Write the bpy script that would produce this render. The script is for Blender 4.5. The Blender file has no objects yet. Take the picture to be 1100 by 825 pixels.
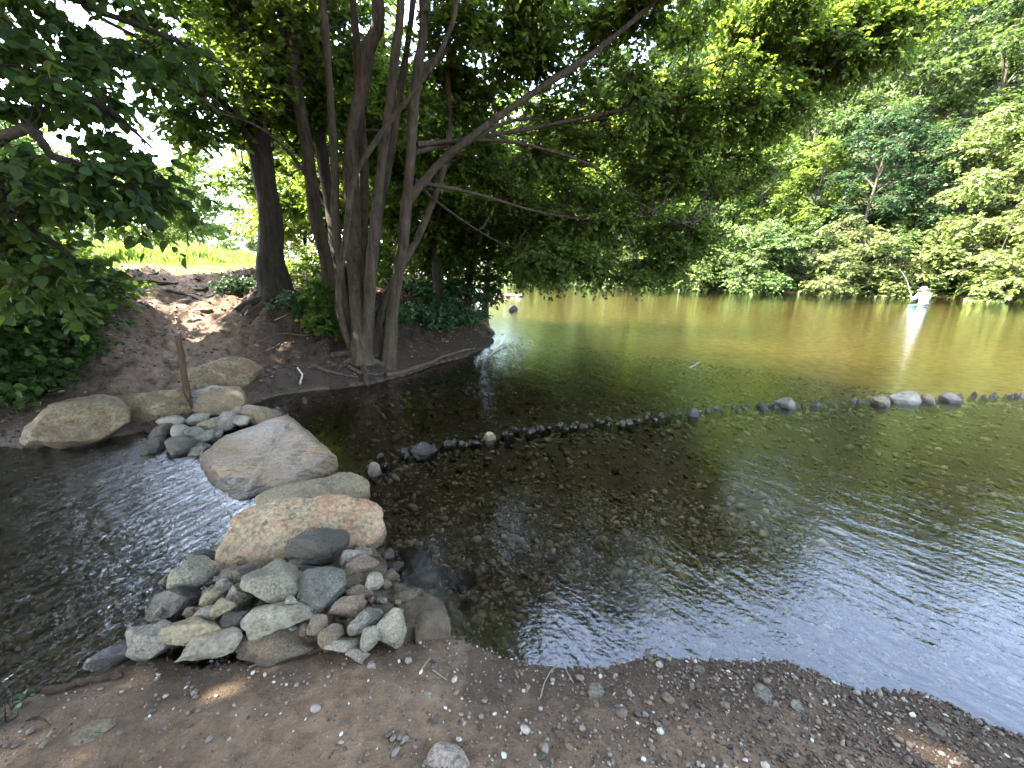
import bpy, bmesh, math, random
import numpy as np
from mathutils import Vector

rng = np.random.default_rng(11)
random.seed(5)
C = bpy.context.scene.collection

# ------------------------------------------------------------------ camera frame (photo 1100 x 825)
CAM_Z, F, TANP = 1.75, 425.0, 0.30
P_ = math.atan(TANP); CP, SP = math.cos(P_), math.sin(P_)

def ray(px, py):
    u = (px - 550) / F; v = (412.5 - py) / F
    return np.array([u, CP + v * SP, v * CP - SP])

def on_z(px, py, z):                      # point of the picture on the level z
    d = ray(px, py); t = (z - CAM_Z) / d[2]
    return np.array([d[0] * t, d[1] * t, z])

def on_y(px, py, y):                      # point of the picture at the distance y
    d = ray(px, py); t = y / d[1]
    return np.array([d[0] * t, y, CAM_Z + d[2] * t])

def px_size(p):                           # metres per picture pixel at a point
    return (p[1] * CP - (p[2] - CAM_Z) * SP) / F

# ------------------------------------------------------------------ noise
def _h(ix, iy, iz, seed):
    n = (ix * 73856093) ^ (iy * 19349663) ^ (iz * 83492791) ^ (seed * 2654435761 % 2147483647)
    n = (n ^ (n >> 13)) * 1274126177 & 0x7fffffff
    n = (n ^ (n >> 16)) * 1103515245 & 0x7fffffff
    return (n & 0xffffff) / float(0xffffff) * 2 - 1

def vnoise(P, seed=0):
    P = np.asarray(P, float)
    i = np.floor(P).astype(np.int64); f = P - i; f = f * f * (3 - 2 * f)
    r = 0
    for a in (0, 1):
        for b in (0, 1):
            for c in (0, 1):
                w = (f[:, 0] if a else 1 - f[:, 0]) * (f[:, 1] if b else 1 - f[:, 1]) * (f[:, 2] if c else 1 - f[:, 2])
                r = r + w * _h(i[:, 0] + a, i[:, 1] + b, i[:, 2] + c, seed)
    return r

def fbm(P, octv=4, seed=0, gain=.5):
    P = np.asarray(P, float); a, s, r = 1.0, 1.0, 0
    for k in range(octv):
        r = r + a * vnoise(P * s + 17.3 * k, seed + k); a *= gain; s *= 2.03
    return r

def nrm(v):
    return v / np.maximum(np.linalg.norm(v, axis=-1, keepdims=True), 1e-9)

def sstep(x, a, b):
    t = np.clip((x - a) / (b - a), 0, 1); return t * t * (3 - 2 * t)

# ------------------------------------------------------------------ mesh helpers
class MB:
    """collects vertices and faces (with a material index) for one mesh object"""
    def __init__(s): s.v = []; s.f = []; s.n = 0
    def add(s, V, Fa, mi=0):
        V = np.asarray(V, float).reshape(-1, 3); Fa = np.asarray(Fa, np.int64)
        s.v.append(V); s.f.append((Fa + s.n, mi)); s.n += len(V)
    def mesh(s, name, mats, smooth=True):
        me = bpy.data.meshes.new(name)
        V = np.concatenate(s.v)
        me.vertices.add(len(V)); me.vertices.foreach_set('co', V.ravel())
        loops = np.concatenate([f.ravel() for f, m in s.f])
        sizes = np.concatenate([np.full(len(f), f.shape[1]) for f, m in s.f])
        mi = np.concatenate([np.full(len(f), m) for f, m in s.f])
        me.loops.add(len(loops)); me.loops.foreach_set('vertex_index', loops.astype(np.int32))
        me.polygons.add(len(sizes))
        me.polygons.foreach_set('loop_start', np.concatenate([[0], np.cumsum(sizes)[:-1]]).astype(np.int32))
        me.polygons.foreach_set('loop_total', sizes.astype(np.int32))
        me.polygons.foreach_set('material_index', mi.astype(np.int32))
        me.polygons.foreach_set('use_smooth', np.full(len(sizes), smooth))
        for m in (mats if isinstance(mats, (list, tuple)) else [mats]): me.materials.append(m)
        me.update(calc_edges=True)
        return me
    def build(s, name, mats, parent=None, smooth=True):
        return link(name, s.mesh(name, mats, smooth), parent)

def link(name, me, parent=None):
    o = bpy.data.objects.new(name, me); C.objects.link(o)
    if parent: o.parent = parent
    return o

def tag(o, label=None, cat=None, group=None, kind=None):
    if label: o['label'] = label
    if cat: o['category'] = cat
    if group: o['group'] = group
    if kind: o['kind'] = kind
    return o

def empty(name, loc=(0, 0, 0)):
    o = bpy.data.objects.new(name, None); C.objects.link(o); o.location = loc
    o.empty_display_size = .2
    return o

def copy_tree(o, parent=None):
    c = o.copy(); C.objects.link(c)
    if parent: c.parent = parent
    for ch in [k for k in bpy.data.objects if k.parent == o]: copy_tree(ch, c)
    return c

def frames(T):
    ref = np.zeros_like(T); ref[..., 2] = 1
    vert = np.abs(T[..., 2]) > .85
    ref[vert] = (1, 0, 0)
    A = nrm(np.cross(T, ref)); B = np.cross(T, A)
    return A, B

def tubes(P, R, sides=5, cap=False):
    """P (B,K,3) points, R (B,K) radii -> vertices and quads of B tubes"""
    P = np.asarray(P, float); R = np.asarray(R, float)
    if P.ndim == 2: P = P[None]; R = R[None]
    B, K, _ = P.shape
    T = np.empty_like(P); T[:, 1:-1] = P[:, 2:] - P[:, :-2]; T[:, 0] = P[:, 1] - P[:, 0]; T[:, -1] = P[:, -1] - P[:, -2]
    T = nrm(T)
    # one frame reference per tube keeps it from twisting
    m = nrm(T.mean(1)); ref = np.zeros_like(m); ref[:, 2] = 1; ref[np.abs(m[:, 2]) > .8] = (1, 0, 0)
    A = nrm(np.cross(T, ref[:, None, :])); Bv = np.cross(T, A)
    a = np.arange(sides) * 2 * math.pi / sides
    V = P[:, :, None, :] + R[:, :, None, None] * (np.cos(a)[None, None, :, None] * A[:, :, None, :] + np.sin(a)[None, None, :, None] * Bv[:, :, None, :])
    idx = np.arange(B * K * sides).reshape(B, K, sides)
    q = np.stack([idx[:, :-1], np.roll(idx, -1, 2)[:, :-1], np.roll(idx, -1, 2)[:, 1:], idx[:, 1:]], -1).reshape(-1, 4)
    return V.reshape(-1, 3), q

def spline(pts, n):
    """Catmull-Rom through the points"""
    p = np.asarray(pts, float); p = np.concatenate([[2 * p[0] - p[1]], p, [2 * p[-1] - p[-2]]])
    k = len(p) - 3; u = np.linspace(0, k - 1e-6, n); i = u.astype(int); t = (u - i)[:, None]
    a, b, c, d = p[i], p[i + 1], p[i + 2], p[i + 3]
    return .5 * (2 * b + (c - a) * t + (2 * a - 5 * b + 4 * c - d) * t * t + (3 * b - a - 3 * c + d) * t ** 3)

LEAF = {
 'diamond': (np.array([[0, 0, 0], [.45, .34, .07], [1, 0, -.06], [.45, -.34, .07]]), np.array([[0, 1, 2, 3]])),
 'leaf6': (np.array([[0, 0, 0], [.28, .30, .07], [.68, .27, .05], [1, 0, -.10], [.68, -.27, .05], [.28, -.30, .07]]),
           np.array([[0, 3, 2, 1], [0, 5, 4, 3]])),
 'broad': (np.array([[0, 0, 0], [.35, 0, -.01], [.7, 0, -.03], [1.05, 0, -.16],
                     [.02, .24, .03], [.26, .43, .06], [.55, .42, .03], [.82, .22, -.06],
                     [.02, -.24, .03], [.26, -.43, .06], [.55, -.42, .03], [.82, -.22, -.06]]),
           np.array([[0, 1, 5, 4], [1, 2, 6, 5], [2, 3, 7, 6], [0, 8, 9, 1], [1, 9, 10, 2], [2, 10, 11, 3]])),
 'blade': (np.array([[0, .03, 0], [0, -.03, 0], [.55, -.022, .0], [1, 0, 0], [.55, .022, 0]]), np.array([[0, 1, 2, 4], [2, 3, 3, 4]])),
}

def leaves(pos, d, n, size, tmpl):
    tv, tf = LEAF[tmpl]
    d = nrm(d); n = nrm(n - (n * d).sum(-1, keepdims=True) * d); s = np.cross(n, d)
    M = np.stack([d, s, n], 1)                       # rows
    V = pos[:, None, :] + size[:, None, None] * np.einsum('kj,njc->nkc', tv, M)
    Fa = (tf[None] + (np.arange(len(pos)) * len(tv))[:, None, None]).reshape(-1, tf.shape[1])
    return V.reshape(-1, 3), Fa

# ------------------------------------------------------------------ materials
def newmat(name):
    m = bpy.data.materials.new(name); m.use_nodes = True
    nt = m.node_tree; nt.nodes.clear()
    out = nt.nodes.new('ShaderNodeOutputMaterial')
    return m, nt, out

class NT:
    def __init__(s, nt): s.nt = nt
    def n(s, typ, **kw):
        x = s.nt.nodes.new(typ)
        for k, v in kw.items():
            if hasattr(x, k) and k not in x.inputs.keys(): setattr(x, k, v)
        return x
    def l(s, a, b): s.nt.links.new(a, b)
    def noise(s, vec, scale, detail=5, rough=.55, dist=0):
        x = s.n('ShaderNodeTexNoise'); x.inputs['Scale'].default_value = scale; x.inputs['Detail'].default_value = detail
        x.inputs['Roughness'].default_value = rough; x.inputs['Distortion'].default_value = dist
        if vec is not None: s.l(vec, x.inputs['Vector'])
        return x.outputs['Fac']
    def ramp(s, fac, stops):
        x = s.n('ShaderNodeValToRGB'); cr = x.color_ramp
        while len(cr.elements) < len(stops): cr.elements.new(.5)
        for e, (p, c) in zip(cr.elements, stops):
            e.position = p; e.color = (c[0], c[1], c[2], 1) if not isinstance(c, (int, float)) else (c, c, c, 1)
        s.l(fac, x.inputs['Fac']); return x.outputs['Color']
    def mix(s, fac, a, b, mode='MIX'):
        x = s.n('ShaderNodeMix'); x.data_type = 'RGBA'; x.blend_type = mode
        for v, i in ((fac, 0), (a, 6), (b, 7)):
            if isinstance(v, (int, float)): x.inputs[i].default_value = v
            elif isinstance(v, tuple): x.inputs[i].default_value = (*v, 1)
            else: s.l(v, x.inputs[i])
        return x.outputs[2]
    def math(s, op, a, b=None):
        x = s.n('ShaderNodeMath'); x.operation = op
        for v, i in ((a, 0), (b, 1)):
            if v is None: continue
            if isinstance(v, (int, float)): x.inputs[i].default_value = v
            else: s.l(v, x.inputs[i])
        return x.outputs[0]
    def attr(s, name):
        x = s.n('ShaderNodeAttribute'); x.attribute_name = name; return x.outputs['Fac']
    def bump(s, height, dist, strength=1, normal=None):
        x = s.n('ShaderNodeBump'); x.inputs['Distance'].default_value = dist; x.inputs['Strength'].default_value = strength
        s.l(height, x.inputs['Height'])
        if normal is not None: s.l(normal, x.inputs['Normal'])
        return x.outputs['Normal']
    def coords(s, scale=(1, 1, 1), rot=(0, 0, 0), kind='Object'):
        tc = s.n('ShaderNodeTexCoord'); mp = s.n('ShaderNodeMapping')
        mp.inputs['Scale'].default_value = scale; mp.inputs['Rotation'].default_value = rot
        s.l(tc.outputs[kind], mp.inputs['Vector']); return mp.outputs['Vector']

def leaf_mat(name, cols, trans=(.16, .26, .03), tr=.45, rough=.5, spec=.25):
    m, nt, out = newmat(name); k = NT(nt)
    g = k.n('ShaderNodeNewGeometry'); r = g.outputs['Random Per Island']
    col = k.ramp(r, [(i / (len(cols) - 1), c) for i, c in enumerate(cols)])
    oi = k.n('ShaderNodeObjectInfo')
    hs = k.n('ShaderNodeHueSaturation')
    k.l(col, hs.inputs['Color'])
    k.l(k.math('ADD', k.math('MULTIPLY', oi.outputs['Random'], .022), .494), hs.inputs['Hue'])
    k.l(k.math('ADD', k.math('MULTIPLY', oi.outputs['Random'], .5), .75), hs.inputs['Value'])
    b = k.n('ShaderNodeBsdfPrincipled'); k.l(hs.outputs['Color'], b.inputs['Base Color'])
    b.inputs['Roughness'].default_value = rough; b.inputs['Specular IOR Level'].default_value = spec
    t = k.n('ShaderNodeBsdfTranslucent')
    k.l(k.mix(.5, hs.outputs['Color'], trans), t.inputs['Color'])
    ms = k.n('ShaderNodeMixShader'); ms.inputs[0].default_value = tr
    k.l(b.outputs[0], ms.inputs[1]); k.l(t.outputs[0], ms.inputs[2]); k.l(ms.outputs[0], out.inputs['Surface'])
    return m

def bark_mat(name, c1, c2, c3=(.20, .21, .15), scale=9, lich=.62):
    m, nt, out = newmat(name); k = NT(nt)
    v = k.coords((1, 1, .22))
    a = k.noise(v, scale * 1.8, 8, .7); w = k.noise(k.coords(), 7, 6, .65)
    col = k.ramp(a, [(.32, c1), (.68, c2)])
    col = k.mix(k.ramp(w, [(lich - .07, 0.0), (lich + .10, .4)]), col, c3)
    b = k.n('ShaderNodeBsdfPrincipled'); k.l(col, b.inputs['Base Color']); b.inputs['Roughness'].default_value = .85
    b.inputs['Specular IOR Level'].default_value = .2
    k.l(k.bump(a, .05, 1.0), b.inputs['Normal']); k.l(b.outputs[0], out.inputs['Surface'])
    return m

def rock_mat(name, c1, c2, c3, scale=4, rough=.7, stain=None, stain_at=.6, streak=False, bump=.02):
    scale = scale * 2.2; c1, c2, c3 = (tuple(x * q for x, q in zip(c, (.80, .74, .64))) for c in (c1, c2, c3))
    """three-tone mottled stone, optional coloured stain patches, optional fine bedding streaks"""
    m, nt, out = newmat(name); k = NT(nt)
    tc = k.n('ShaderNodeTexCoord'); oi = k.n('ShaderNodeObjectInfo')
    ad = k.n('ShaderNodeVectorMath'); ad.operation = 'ADD'
    k.l(tc.outputs['Object'], ad.inputs[0])
    sc = k.n('ShaderNodeVectorMath'); sc.operation = 'SCALE'; sc.inputs['Scale'].default_value = 37
    cx = k.n('ShaderNodeCombineXYZ')
    for i in range(3): k.l(oi.outputs['Random'], cx.inputs[i])
    k.l(cx.outputs[0], sc.inputs[0]); k.l(sc.outputs[0], ad.inputs[1]); v = ad.outputs[0]
    a = k.noise(v, scale, 8, .66, .6); b_ = k.noise(v, scale * .45, 4, .5, 1.0)
    fine = k.noise(v, scale * 6, 5, .75)
    col = k.mix(k.ramp(b_, [(.40, 0.0), (.60, 1.0)]), k.ramp(a, [(.34, c1), (.66, c2)]), k.ramp(a, [(.38, c2), (.64, c3)]))
    col = k.mix(.55, col, k.ramp(fine, [(.38, tuple(x * .28 for x in c1)), (.60, tuple(min(1, x * 1.15) for x in c3))]))
    spot = k.noise(v, scale * 2.4, 3, .5, 1.5)
    col = k.mix(k.ramp(spot, [(.60, 0.0), (.66, .6)]), col, tuple(x * .35 for x in c1))
    if stain:
        s_ = k.noise(v, scale * .6, 5, .6, .8)
        col = k.mix(k.ramp(s_, [(stain_at - .12, 0.0), (stain_at + .12, .75)]), col, stain)
    hgt = k.math('ADD', a, k.math('MULTIPLY', fine, .6))
    if streak:
        st = k.noise(k.coords((1, 9, 3), (0, 0, .5)), 3.2, 6, .6, .5)
        hgt = k.math('ADD', k.math('MULTIPLY', hgt, .6), k.math('MULTIPLY', st, 1.3))
        col = k.mix(k.ramp(st, [(.4, 0.0), (.65, .5)]), col, c3)
    vor = k.n('ShaderNodeTexVoronoi'); vor.feature = 'DISTANCE_TO_EDGE'; vor.inputs['Scale'].default_value = scale * .55
    dv = k.n('ShaderNodeVectorMath'); dv.operation = 'ADD'; k.l(v, dv.inputs[0])
    nz = k.n('ShaderNodeTexNoise'); nz.inputs['Scale'].default_value = scale * .8; k.l(v, nz.inputs['Vector']); k.l(nz.outputs['Color'], dv.inputs[1])
    k.l(dv.outputs[0], vor.inputs['Vector'])
    crack = k.ramp(vor.outputs['Distance'], [(0, 0.0), (.035, 1.0)])
    hgt = k.math('ADD', hgt, k.math('MULTIPLY', crack, .12))
    ge = k.n('ShaderNodeNewGeometry'); sx = k.n('ShaderNodeSeparateXYZ'); k.l(ge.outputs['Position'], sx.inputs[0])
    wet = k.ramp(k.math('SUBTRACT', sx.outputs['Z'], k.math('MULTIPLY', b_, .06)), [(.005, 1.0), (.028, 0.0)])   # damp band just above the water
    col = k.mix(k.math('MULTIPLY', wet, .62), col, (.012, .010, .008))
    b = k.n('ShaderNodeBsdfPrincipled'); k.l(col, b.inputs['Base Color'])
    k.l(k.math('SUBTRACT', k.math('ADD', k.math('MULTIPLY', a, .3), rough - .15), k.math('MULTIPLY', wet, .25)), b.inputs['Roughness'])
    b.inputs['Specular IOR Level'].default_value = .45
    k.l(k.bump(hgt, bump * 1.6, 1.0), b.inputs['Normal']); k.l(b.outputs[0], out.inputs['Surface'])
    return m

def pebble_mat(name, stops, rough=.75):
    m, nt, out = newmat(name); k = NT(nt)
    g = k.n('ShaderNodeNewGeometry')
    col = k.ramp(g.outputs['Random Per Island'], stops)
    a = k.noise(k.coords(), 60, 4, .6)
    col = k.mix(.4, col, k.ramp(a, [(.3, .25), (.7, 1.0)]), 'MULTIPLY')
    b = k.n('ShaderNodeBsdfPrincipled'); k.l(col, b.inputs['Base Color']); b.inputs['Roughness'].default_value = rough
    b.inputs['Specular IOR Level'].default_value = .35
    k.l(b.outputs[0], out.inputs['Surface']); return m

def plain_mat(name, c, rough=.7, var=.25, scale=20):
    m, nt, out = newmat(name); k = NT(nt)
    a = k.noise(k.coords(), scale, 5, .6)
    col = k.ramp(a, [(.3, tuple(x * (1 - var) for x in c)), (.7, tuple(min(1, x * (1 + var)) for x in c))])
    b = k.n('ShaderNodeBsdfPrincipled'); k.l(col, b.inputs['Base Color']); b.inputs['Roughness'].default_value = rough
    k.l(k.bump(a, .004, .5), b.inputs['Normal']); k.l(b.outputs[0], out.inputs['Surface']); return m

# ------------------------------------------------------------------ terrain
A_sh = [on_z(x, y, 0)[:2] for x, y in ((0, 757), (60, 741), (110, 722), (165, 712), (240, 706), (330, 706), (400, 692), (432, 689), (500, 684),
        (560, 694), (610, 705), (660, 706), (700, 697), (745, 699), (800, 703), (850, 711), (905, 727), (950, 742), (1010, 757), (1060, 770), (1100, 784))]
polyA = np.array([(-40, -3.5), (-14, -1.0), (-8, -.1), (-4.2, .62)] + A_sh + [(3., .72), (5, -.3), (10, -2), (40, -12), (60, -70), (-60, -70)])
B_sh = [on_z(x, y, 0)[:2] for x, y in ((0, 476), (40, 480), (100, 474), (150, 464), (190, 470), (225, 450), (262, 436), (300, 424), (350, 419), (400, 412),
        (440, 402), (470, 391), (500, 384), (528, 370), (531, 360), (524, 346), (516, 334), (509, 321))]
polyB = np.array([(-160, -8), (-40, 1.0), (-14, 2.6), (-8, 3.35)] + B_sh + [(-6, 31), (-12, 42), (-20, 75), (-38, 140), (-60, 320), (-300, 320), (-300, -8)])
polyC = np.array([(400, -60), (60, -2), (38, 12), (27.3, 21.2), (21, 25.6), (15, 30), (9, 34.5), (2, 38.5), (-5, 45), (-14, 76), (-30, 140), (-45, 420), (420, 420)])
PATH = np.array([(-3.7, 4.45, .1), (-4.7, 5.5, .42), (-6.1, 7.5, 1.0), (-8.0, 9.9, 1.54), (-10.5, 13.2, 1.72)])
WEIR = np.array([on_z(x, y, 0)[:2] for x, y in ((392, 504), (440, 488), (500, 473), (560, 463), (630, 456), (690, 448), (760, 441), (830, 437), (870, 435), (930, 431), (980, 429), (1040, 427), (1100, 425), (1200, 424))])
CAUSE = np.array([(-.62, 1.45), (-1.0, 1.7), (-1.35, 2.3), (-2.0, 3.0), (-3.2, 3.9), (-3.8, 4.4)])

def seg_dist(X, Y, poly, closed=True, zs=None):
    best = np.full(X.shape, 1e9); zz = np.zeros(X.shape)
    n = len(poly)
    for i in range(n if closed else n - 1):
        a, b = poly[i], poly[(i + 1) % n]
        d = b[:2] - a[:2]; L = (d * d).sum()
        t = np.clip(((X - a[0]) * d[0] + (Y - a[1]) * d[1]) / L, 0, 1)
        q = np.hypot(X - a[0] - t * d[0], Y - a[1] - t * d[1])
        if zs is not None: zz = np.where(q < best, zs[i] + t * (zs[(i + 1) % n] - zs[i]), zz)
        best = np.minimum(best, q)
    return (best, zz) if zs is not None else best

def inside(X, Y, poly):
    c = np.zeros(X.shape, bool); n = len(poly)
    for i in range(n):
        (x1, y1), (x2, y2) = poly[i], poly[(i + 1) % n]
        if y1 == y2: continue
        c ^= ((y1 > Y) != (y2 > Y)) & (X < (x2 - x1) * (Y - y1) / (y2 - y1) + x1)
    return c

def terrain(X, Y):
    X = np.asarray(X, float); Y = np.asarray(Y, float); sh = X.shape; X = X.ravel(); Y = Y.ravel()
    P = np.stack([X, Y, np.zeros_like(X)], -1)
    wob = .06 * fbm(P * 2.2, 3, 5)
    Xw, Yw = X + wob * .7, Y + wob
    dA, dB, dC = seg_dist(Xw, Yw, polyA), seg_dist(Xw, Yw, polyB), seg_dist(Xw, Yw, polyC)
    iA, iB, iC = inside(Xw, Yw, polyA), inside(Xw, Yw, polyB), inside(Xw, Yw, polyC)
    n1 = fbm(P * .9, 4, 1); n2 = fbm(P * 5, 4, 2)
    zA = .30 * (1 - np.exp(-dA / 1.0)) + .018 * n1 * sstep(dA, 0, .6) + .008 * n2 * sstep(dA, 0, .2)
    bank = 1.7 * (1 - np.exp(-dB / 2.2)) + .02 * np.clip(dB - 7, 0, 60)
    pd, pz = seg_dist(X, Y, PATH, False, PATH[:, 2])
    pm = np.exp(-(pd / .85) ** 2)
    zB = bank * (1 - pm) + np.minimum(pz, bank + .3) * pm
    zB = zB + (.10 * n1 + .10 * n2 * sstep(dB, .1, .8)) * sstep(dB, 0, 1.0) * (1 - .6 * sstep(dB, 7, 9))
    hf = .30 + .7 * sstep(X, -8, 18)
    zC = .5 * (1 - np.exp(-dC / 1.2)) + hf * .80 * np.clip(dC - 1.5, 0, 70) + .25 * n1 * sstep(dC, 0, 3)
    dm = np.minimum(np.minimum(dA, dB), dC)
    chan = (X < -1.2) & (Y < 5.2) & (Y > -3)
    bed = -.78 * (1 - np.exp(-dm / np.where(chan, 1.5, 3.2))) - .02 + .025 * n1 + .02 * n2
    wd = seg_dist(X, Y, WEIR, False)
    bed = np.maximum(bed, -.10 - .5 * np.clip(wd - .12, 0, 9) + .02 * n2)
    cd = seg_dist(X, Y, CAUSE, False)
    bed = np.maximum(bed, .06 - .55 * np.clip(cd - .22, 0, 9) + .02 * n2 - .2 * (Y > 2.2))
    bed = np.minimum(bed, .075)
    Z = np.where(iA, zA, np.where(iB, zB, np.where(iC, zC, bed)))
    cls = np.where(iA, 0, np.where(iB, np.where((pm > .45) & (dB < 6.9), 2, np.where(dB > 6.9, 3, 1)), np.where(iC, 4, 5)))
    return Z.reshape(sh), cls.reshape(sh), np.stack([dA, dB, dC, pm, wd, cd], -1).reshape(sh + (6,)), (iA.reshape(sh), iB.reshape(sh), iC.reshape(sh))

def H(x, y): return float(terrain(np.array([x]), np.array([y]))[0][0])

def hit(px, py, tmax=60):
    d = ray(px, py); t = np.concatenate([np.linspace(.5, 15, 900), np.linspace(15, tmax, 500)]) / d[1]
    Q = d[None] * t[:, None]; z = terrain(Q[:, 0], Q[:, 1])[0]
    b = np.nonzero(CAM_Z + Q[:, 2] < z)[0]
    i = b[0] if len(b) else len(t) - 1
    return np.array([Q[i, 0], Q[i, 1], z[i]])

ang = np.concatenate([np.linspace(-78, 78, 720), np.linspace(82, 278, 60)]) * math.pi / 180
rad = np.concatenate([[.004, .08, .15], .22 * np.exp(np.arange(0, 445) * .0166)])
AA, RR = np.meshgrid(ang, rad, indexing='ij')
GX, GY = np.sin(AA) * RR, np.cos(AA) * RR
GZ, GC, GD, GI = terrain(GX, GY)
na, nr = GX.shape
idx = np.arange(na * nr).reshape(na, nr)
quads = np.stack([idx[:, :-1], idx[:, 1:], np.roll(idx, -1, 0)[:, 1:], np.roll(idx, -1, 0)[:, :-1]], -1).reshape(-1, 4)
GV = np.stack([GX, GY, GZ], -1).reshape(-1, 3)
fc = quads[:, 0]; fcls = GC.ravel()[quads].min(1)
fcls = np.where(fcls == GC.ravel()[quads].max(1), fcls, GC.ravel()[quads[:, 2]])
D = GD.reshape(-1, 6); ia, ib, ic = (q.ravel() for q in GI)
att = {
 'land': np.where(ia | ib | ic, 1., 0.),
 'beach': ia * 1.,
 'wet': np.where(ia, 1 - sstep(D[:, 0] + .12 * fbm(GV * 4, 3, 9) + .15 * (GV[:, 0] < -.2), .05, .50), np.where(ib, 1 - sstep(D[:, 1] + .12 * fbm(GV * 3, 3, 8), .1, .7), 0.)),
 'pathm': np.where(ib, D[:, 3], 0.),
 'meadow': np.where(ib, sstep(D[:, 1] + .5 * fbm(GV * .8, 3, 4), 6.7, 7.6), 0.),
 'hill': ic * 1.,
 'sun_gold': sstep(GV[:, 1] + .35 * GV[:, 0] + 1.2 * fbm(GV * .5, 3, 12), 8.2, 12.0),  # far reach where sunlight is put into the bed colour
}

# ground material: dirt, path, meadow soil, wooded slope and riverbed blended by place; sunlight painted on the far bed
def ground_mat():
    m, nt, out = newmat('ground'); k = NT(nt)
    v = k.coords()
    n1 = k.noise(v, 1.6, 6, .6); n2 = k.noise(v, 14, 6, .65); n3 = k.noise(v, 75, 4, .7); n0 = k.noise(v, 5, 6, .6)
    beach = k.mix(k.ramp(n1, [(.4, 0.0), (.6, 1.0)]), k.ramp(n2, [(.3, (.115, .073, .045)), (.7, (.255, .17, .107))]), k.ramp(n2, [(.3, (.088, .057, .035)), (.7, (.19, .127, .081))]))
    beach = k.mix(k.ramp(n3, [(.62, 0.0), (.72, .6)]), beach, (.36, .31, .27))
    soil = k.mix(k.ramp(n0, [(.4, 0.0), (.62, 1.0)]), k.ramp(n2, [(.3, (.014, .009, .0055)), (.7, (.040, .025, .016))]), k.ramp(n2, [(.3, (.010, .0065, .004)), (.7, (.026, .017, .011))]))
    path = k.ramp(n2, [(.3, (.065, .043, .029)), (.7, (.21, .145, .102))])
    grass = k.ramp(n0, [(.35, (.11, .17, .03)), (.65, (.20, .25, .06))])
    wood = k.ramp(n0, [(.3, (.02, .03, .012)), (.7, (.05, .06, .025))])
    bed = k.mix(k.ramp(n0, [(.38, 0.0), (.6, 1.0)]), k.ramp(n2, [(.3, (.045, .034, .022)), (.7, (.115, .086, .055))]), k.ramp(n2, [(.3, (.060, .046, .029)), (.7, (.15, .115, .073))]))
    bed = k.mix(k.ramp(n3, [(.55, 0.0), (.7, .5)]), bed, (.13, .105, .075))
    bed = k.mix(k.attr('sun_gold'), bed, k.ramp(n0, [(.3, (.30, .205, .07)), (.7, (.58, .43, .17))]))  # brighter gold stands in for sun on the far bed
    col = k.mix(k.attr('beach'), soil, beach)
    col = k.mix(k.attr('pathm'), col, path)
    col = k.mix(k.attr('meadow'), col, grass)
    col = k.mix(k.attr('hill'), col, wood)
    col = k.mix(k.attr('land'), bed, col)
    col = k.mix(k.math('MULTIPLY', k.attr('wet'), .62), col, (.025, .018, .013))
    b = k.n('ShaderNodeBsdfPrincipled'); k.l(col, b.inputs['Base Color'])
    k.l(k.math('SUBTRACT', .92, k.math('MULTIPLY', k.attr('wet'), .38)), b.inputs['Roughness'])
    b.inputs['Specular IOR Level'].default_value = .12
    h = k.math('ADD', k.math('MULTIPLY', n2, 1.0), k.math('MULTIPLY', n3, .45))
    k.l(k.bump(h, .035, .8), b.inputs['Normal']); k.l(b.outputs[0], out.inputs['Surface'])
    return m
GM = ground_mat()

def sub_ground(name, classes, V=GV, sel=None, mat=None, extra=None, flat=None):
    s = np.isin(fcls, classes) if sel is None else sel
    q = quads[s]; used, inv = np.unique(q, return_inverse=True)
    mb = MB(); vv = V[used].copy()
    if flat is not None: vv[:, 2] = flat
    mb.add(vv, inv.reshape(-1, 4)[:, ::-1])
    o = mb.build(name, mat or GM)
    for n_, a_ in (extra or att).items():
        at = o.data.attributes.new(n_, 'FLOAT', 'POINT'); at.data.foreach_set('value', a_[used].astype(np.float32))
    return tag(o, kind='structure')
# every square's first face must look up
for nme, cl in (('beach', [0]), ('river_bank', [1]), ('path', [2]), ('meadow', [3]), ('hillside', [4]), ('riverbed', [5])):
    sub_ground(nme, cl)

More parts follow.
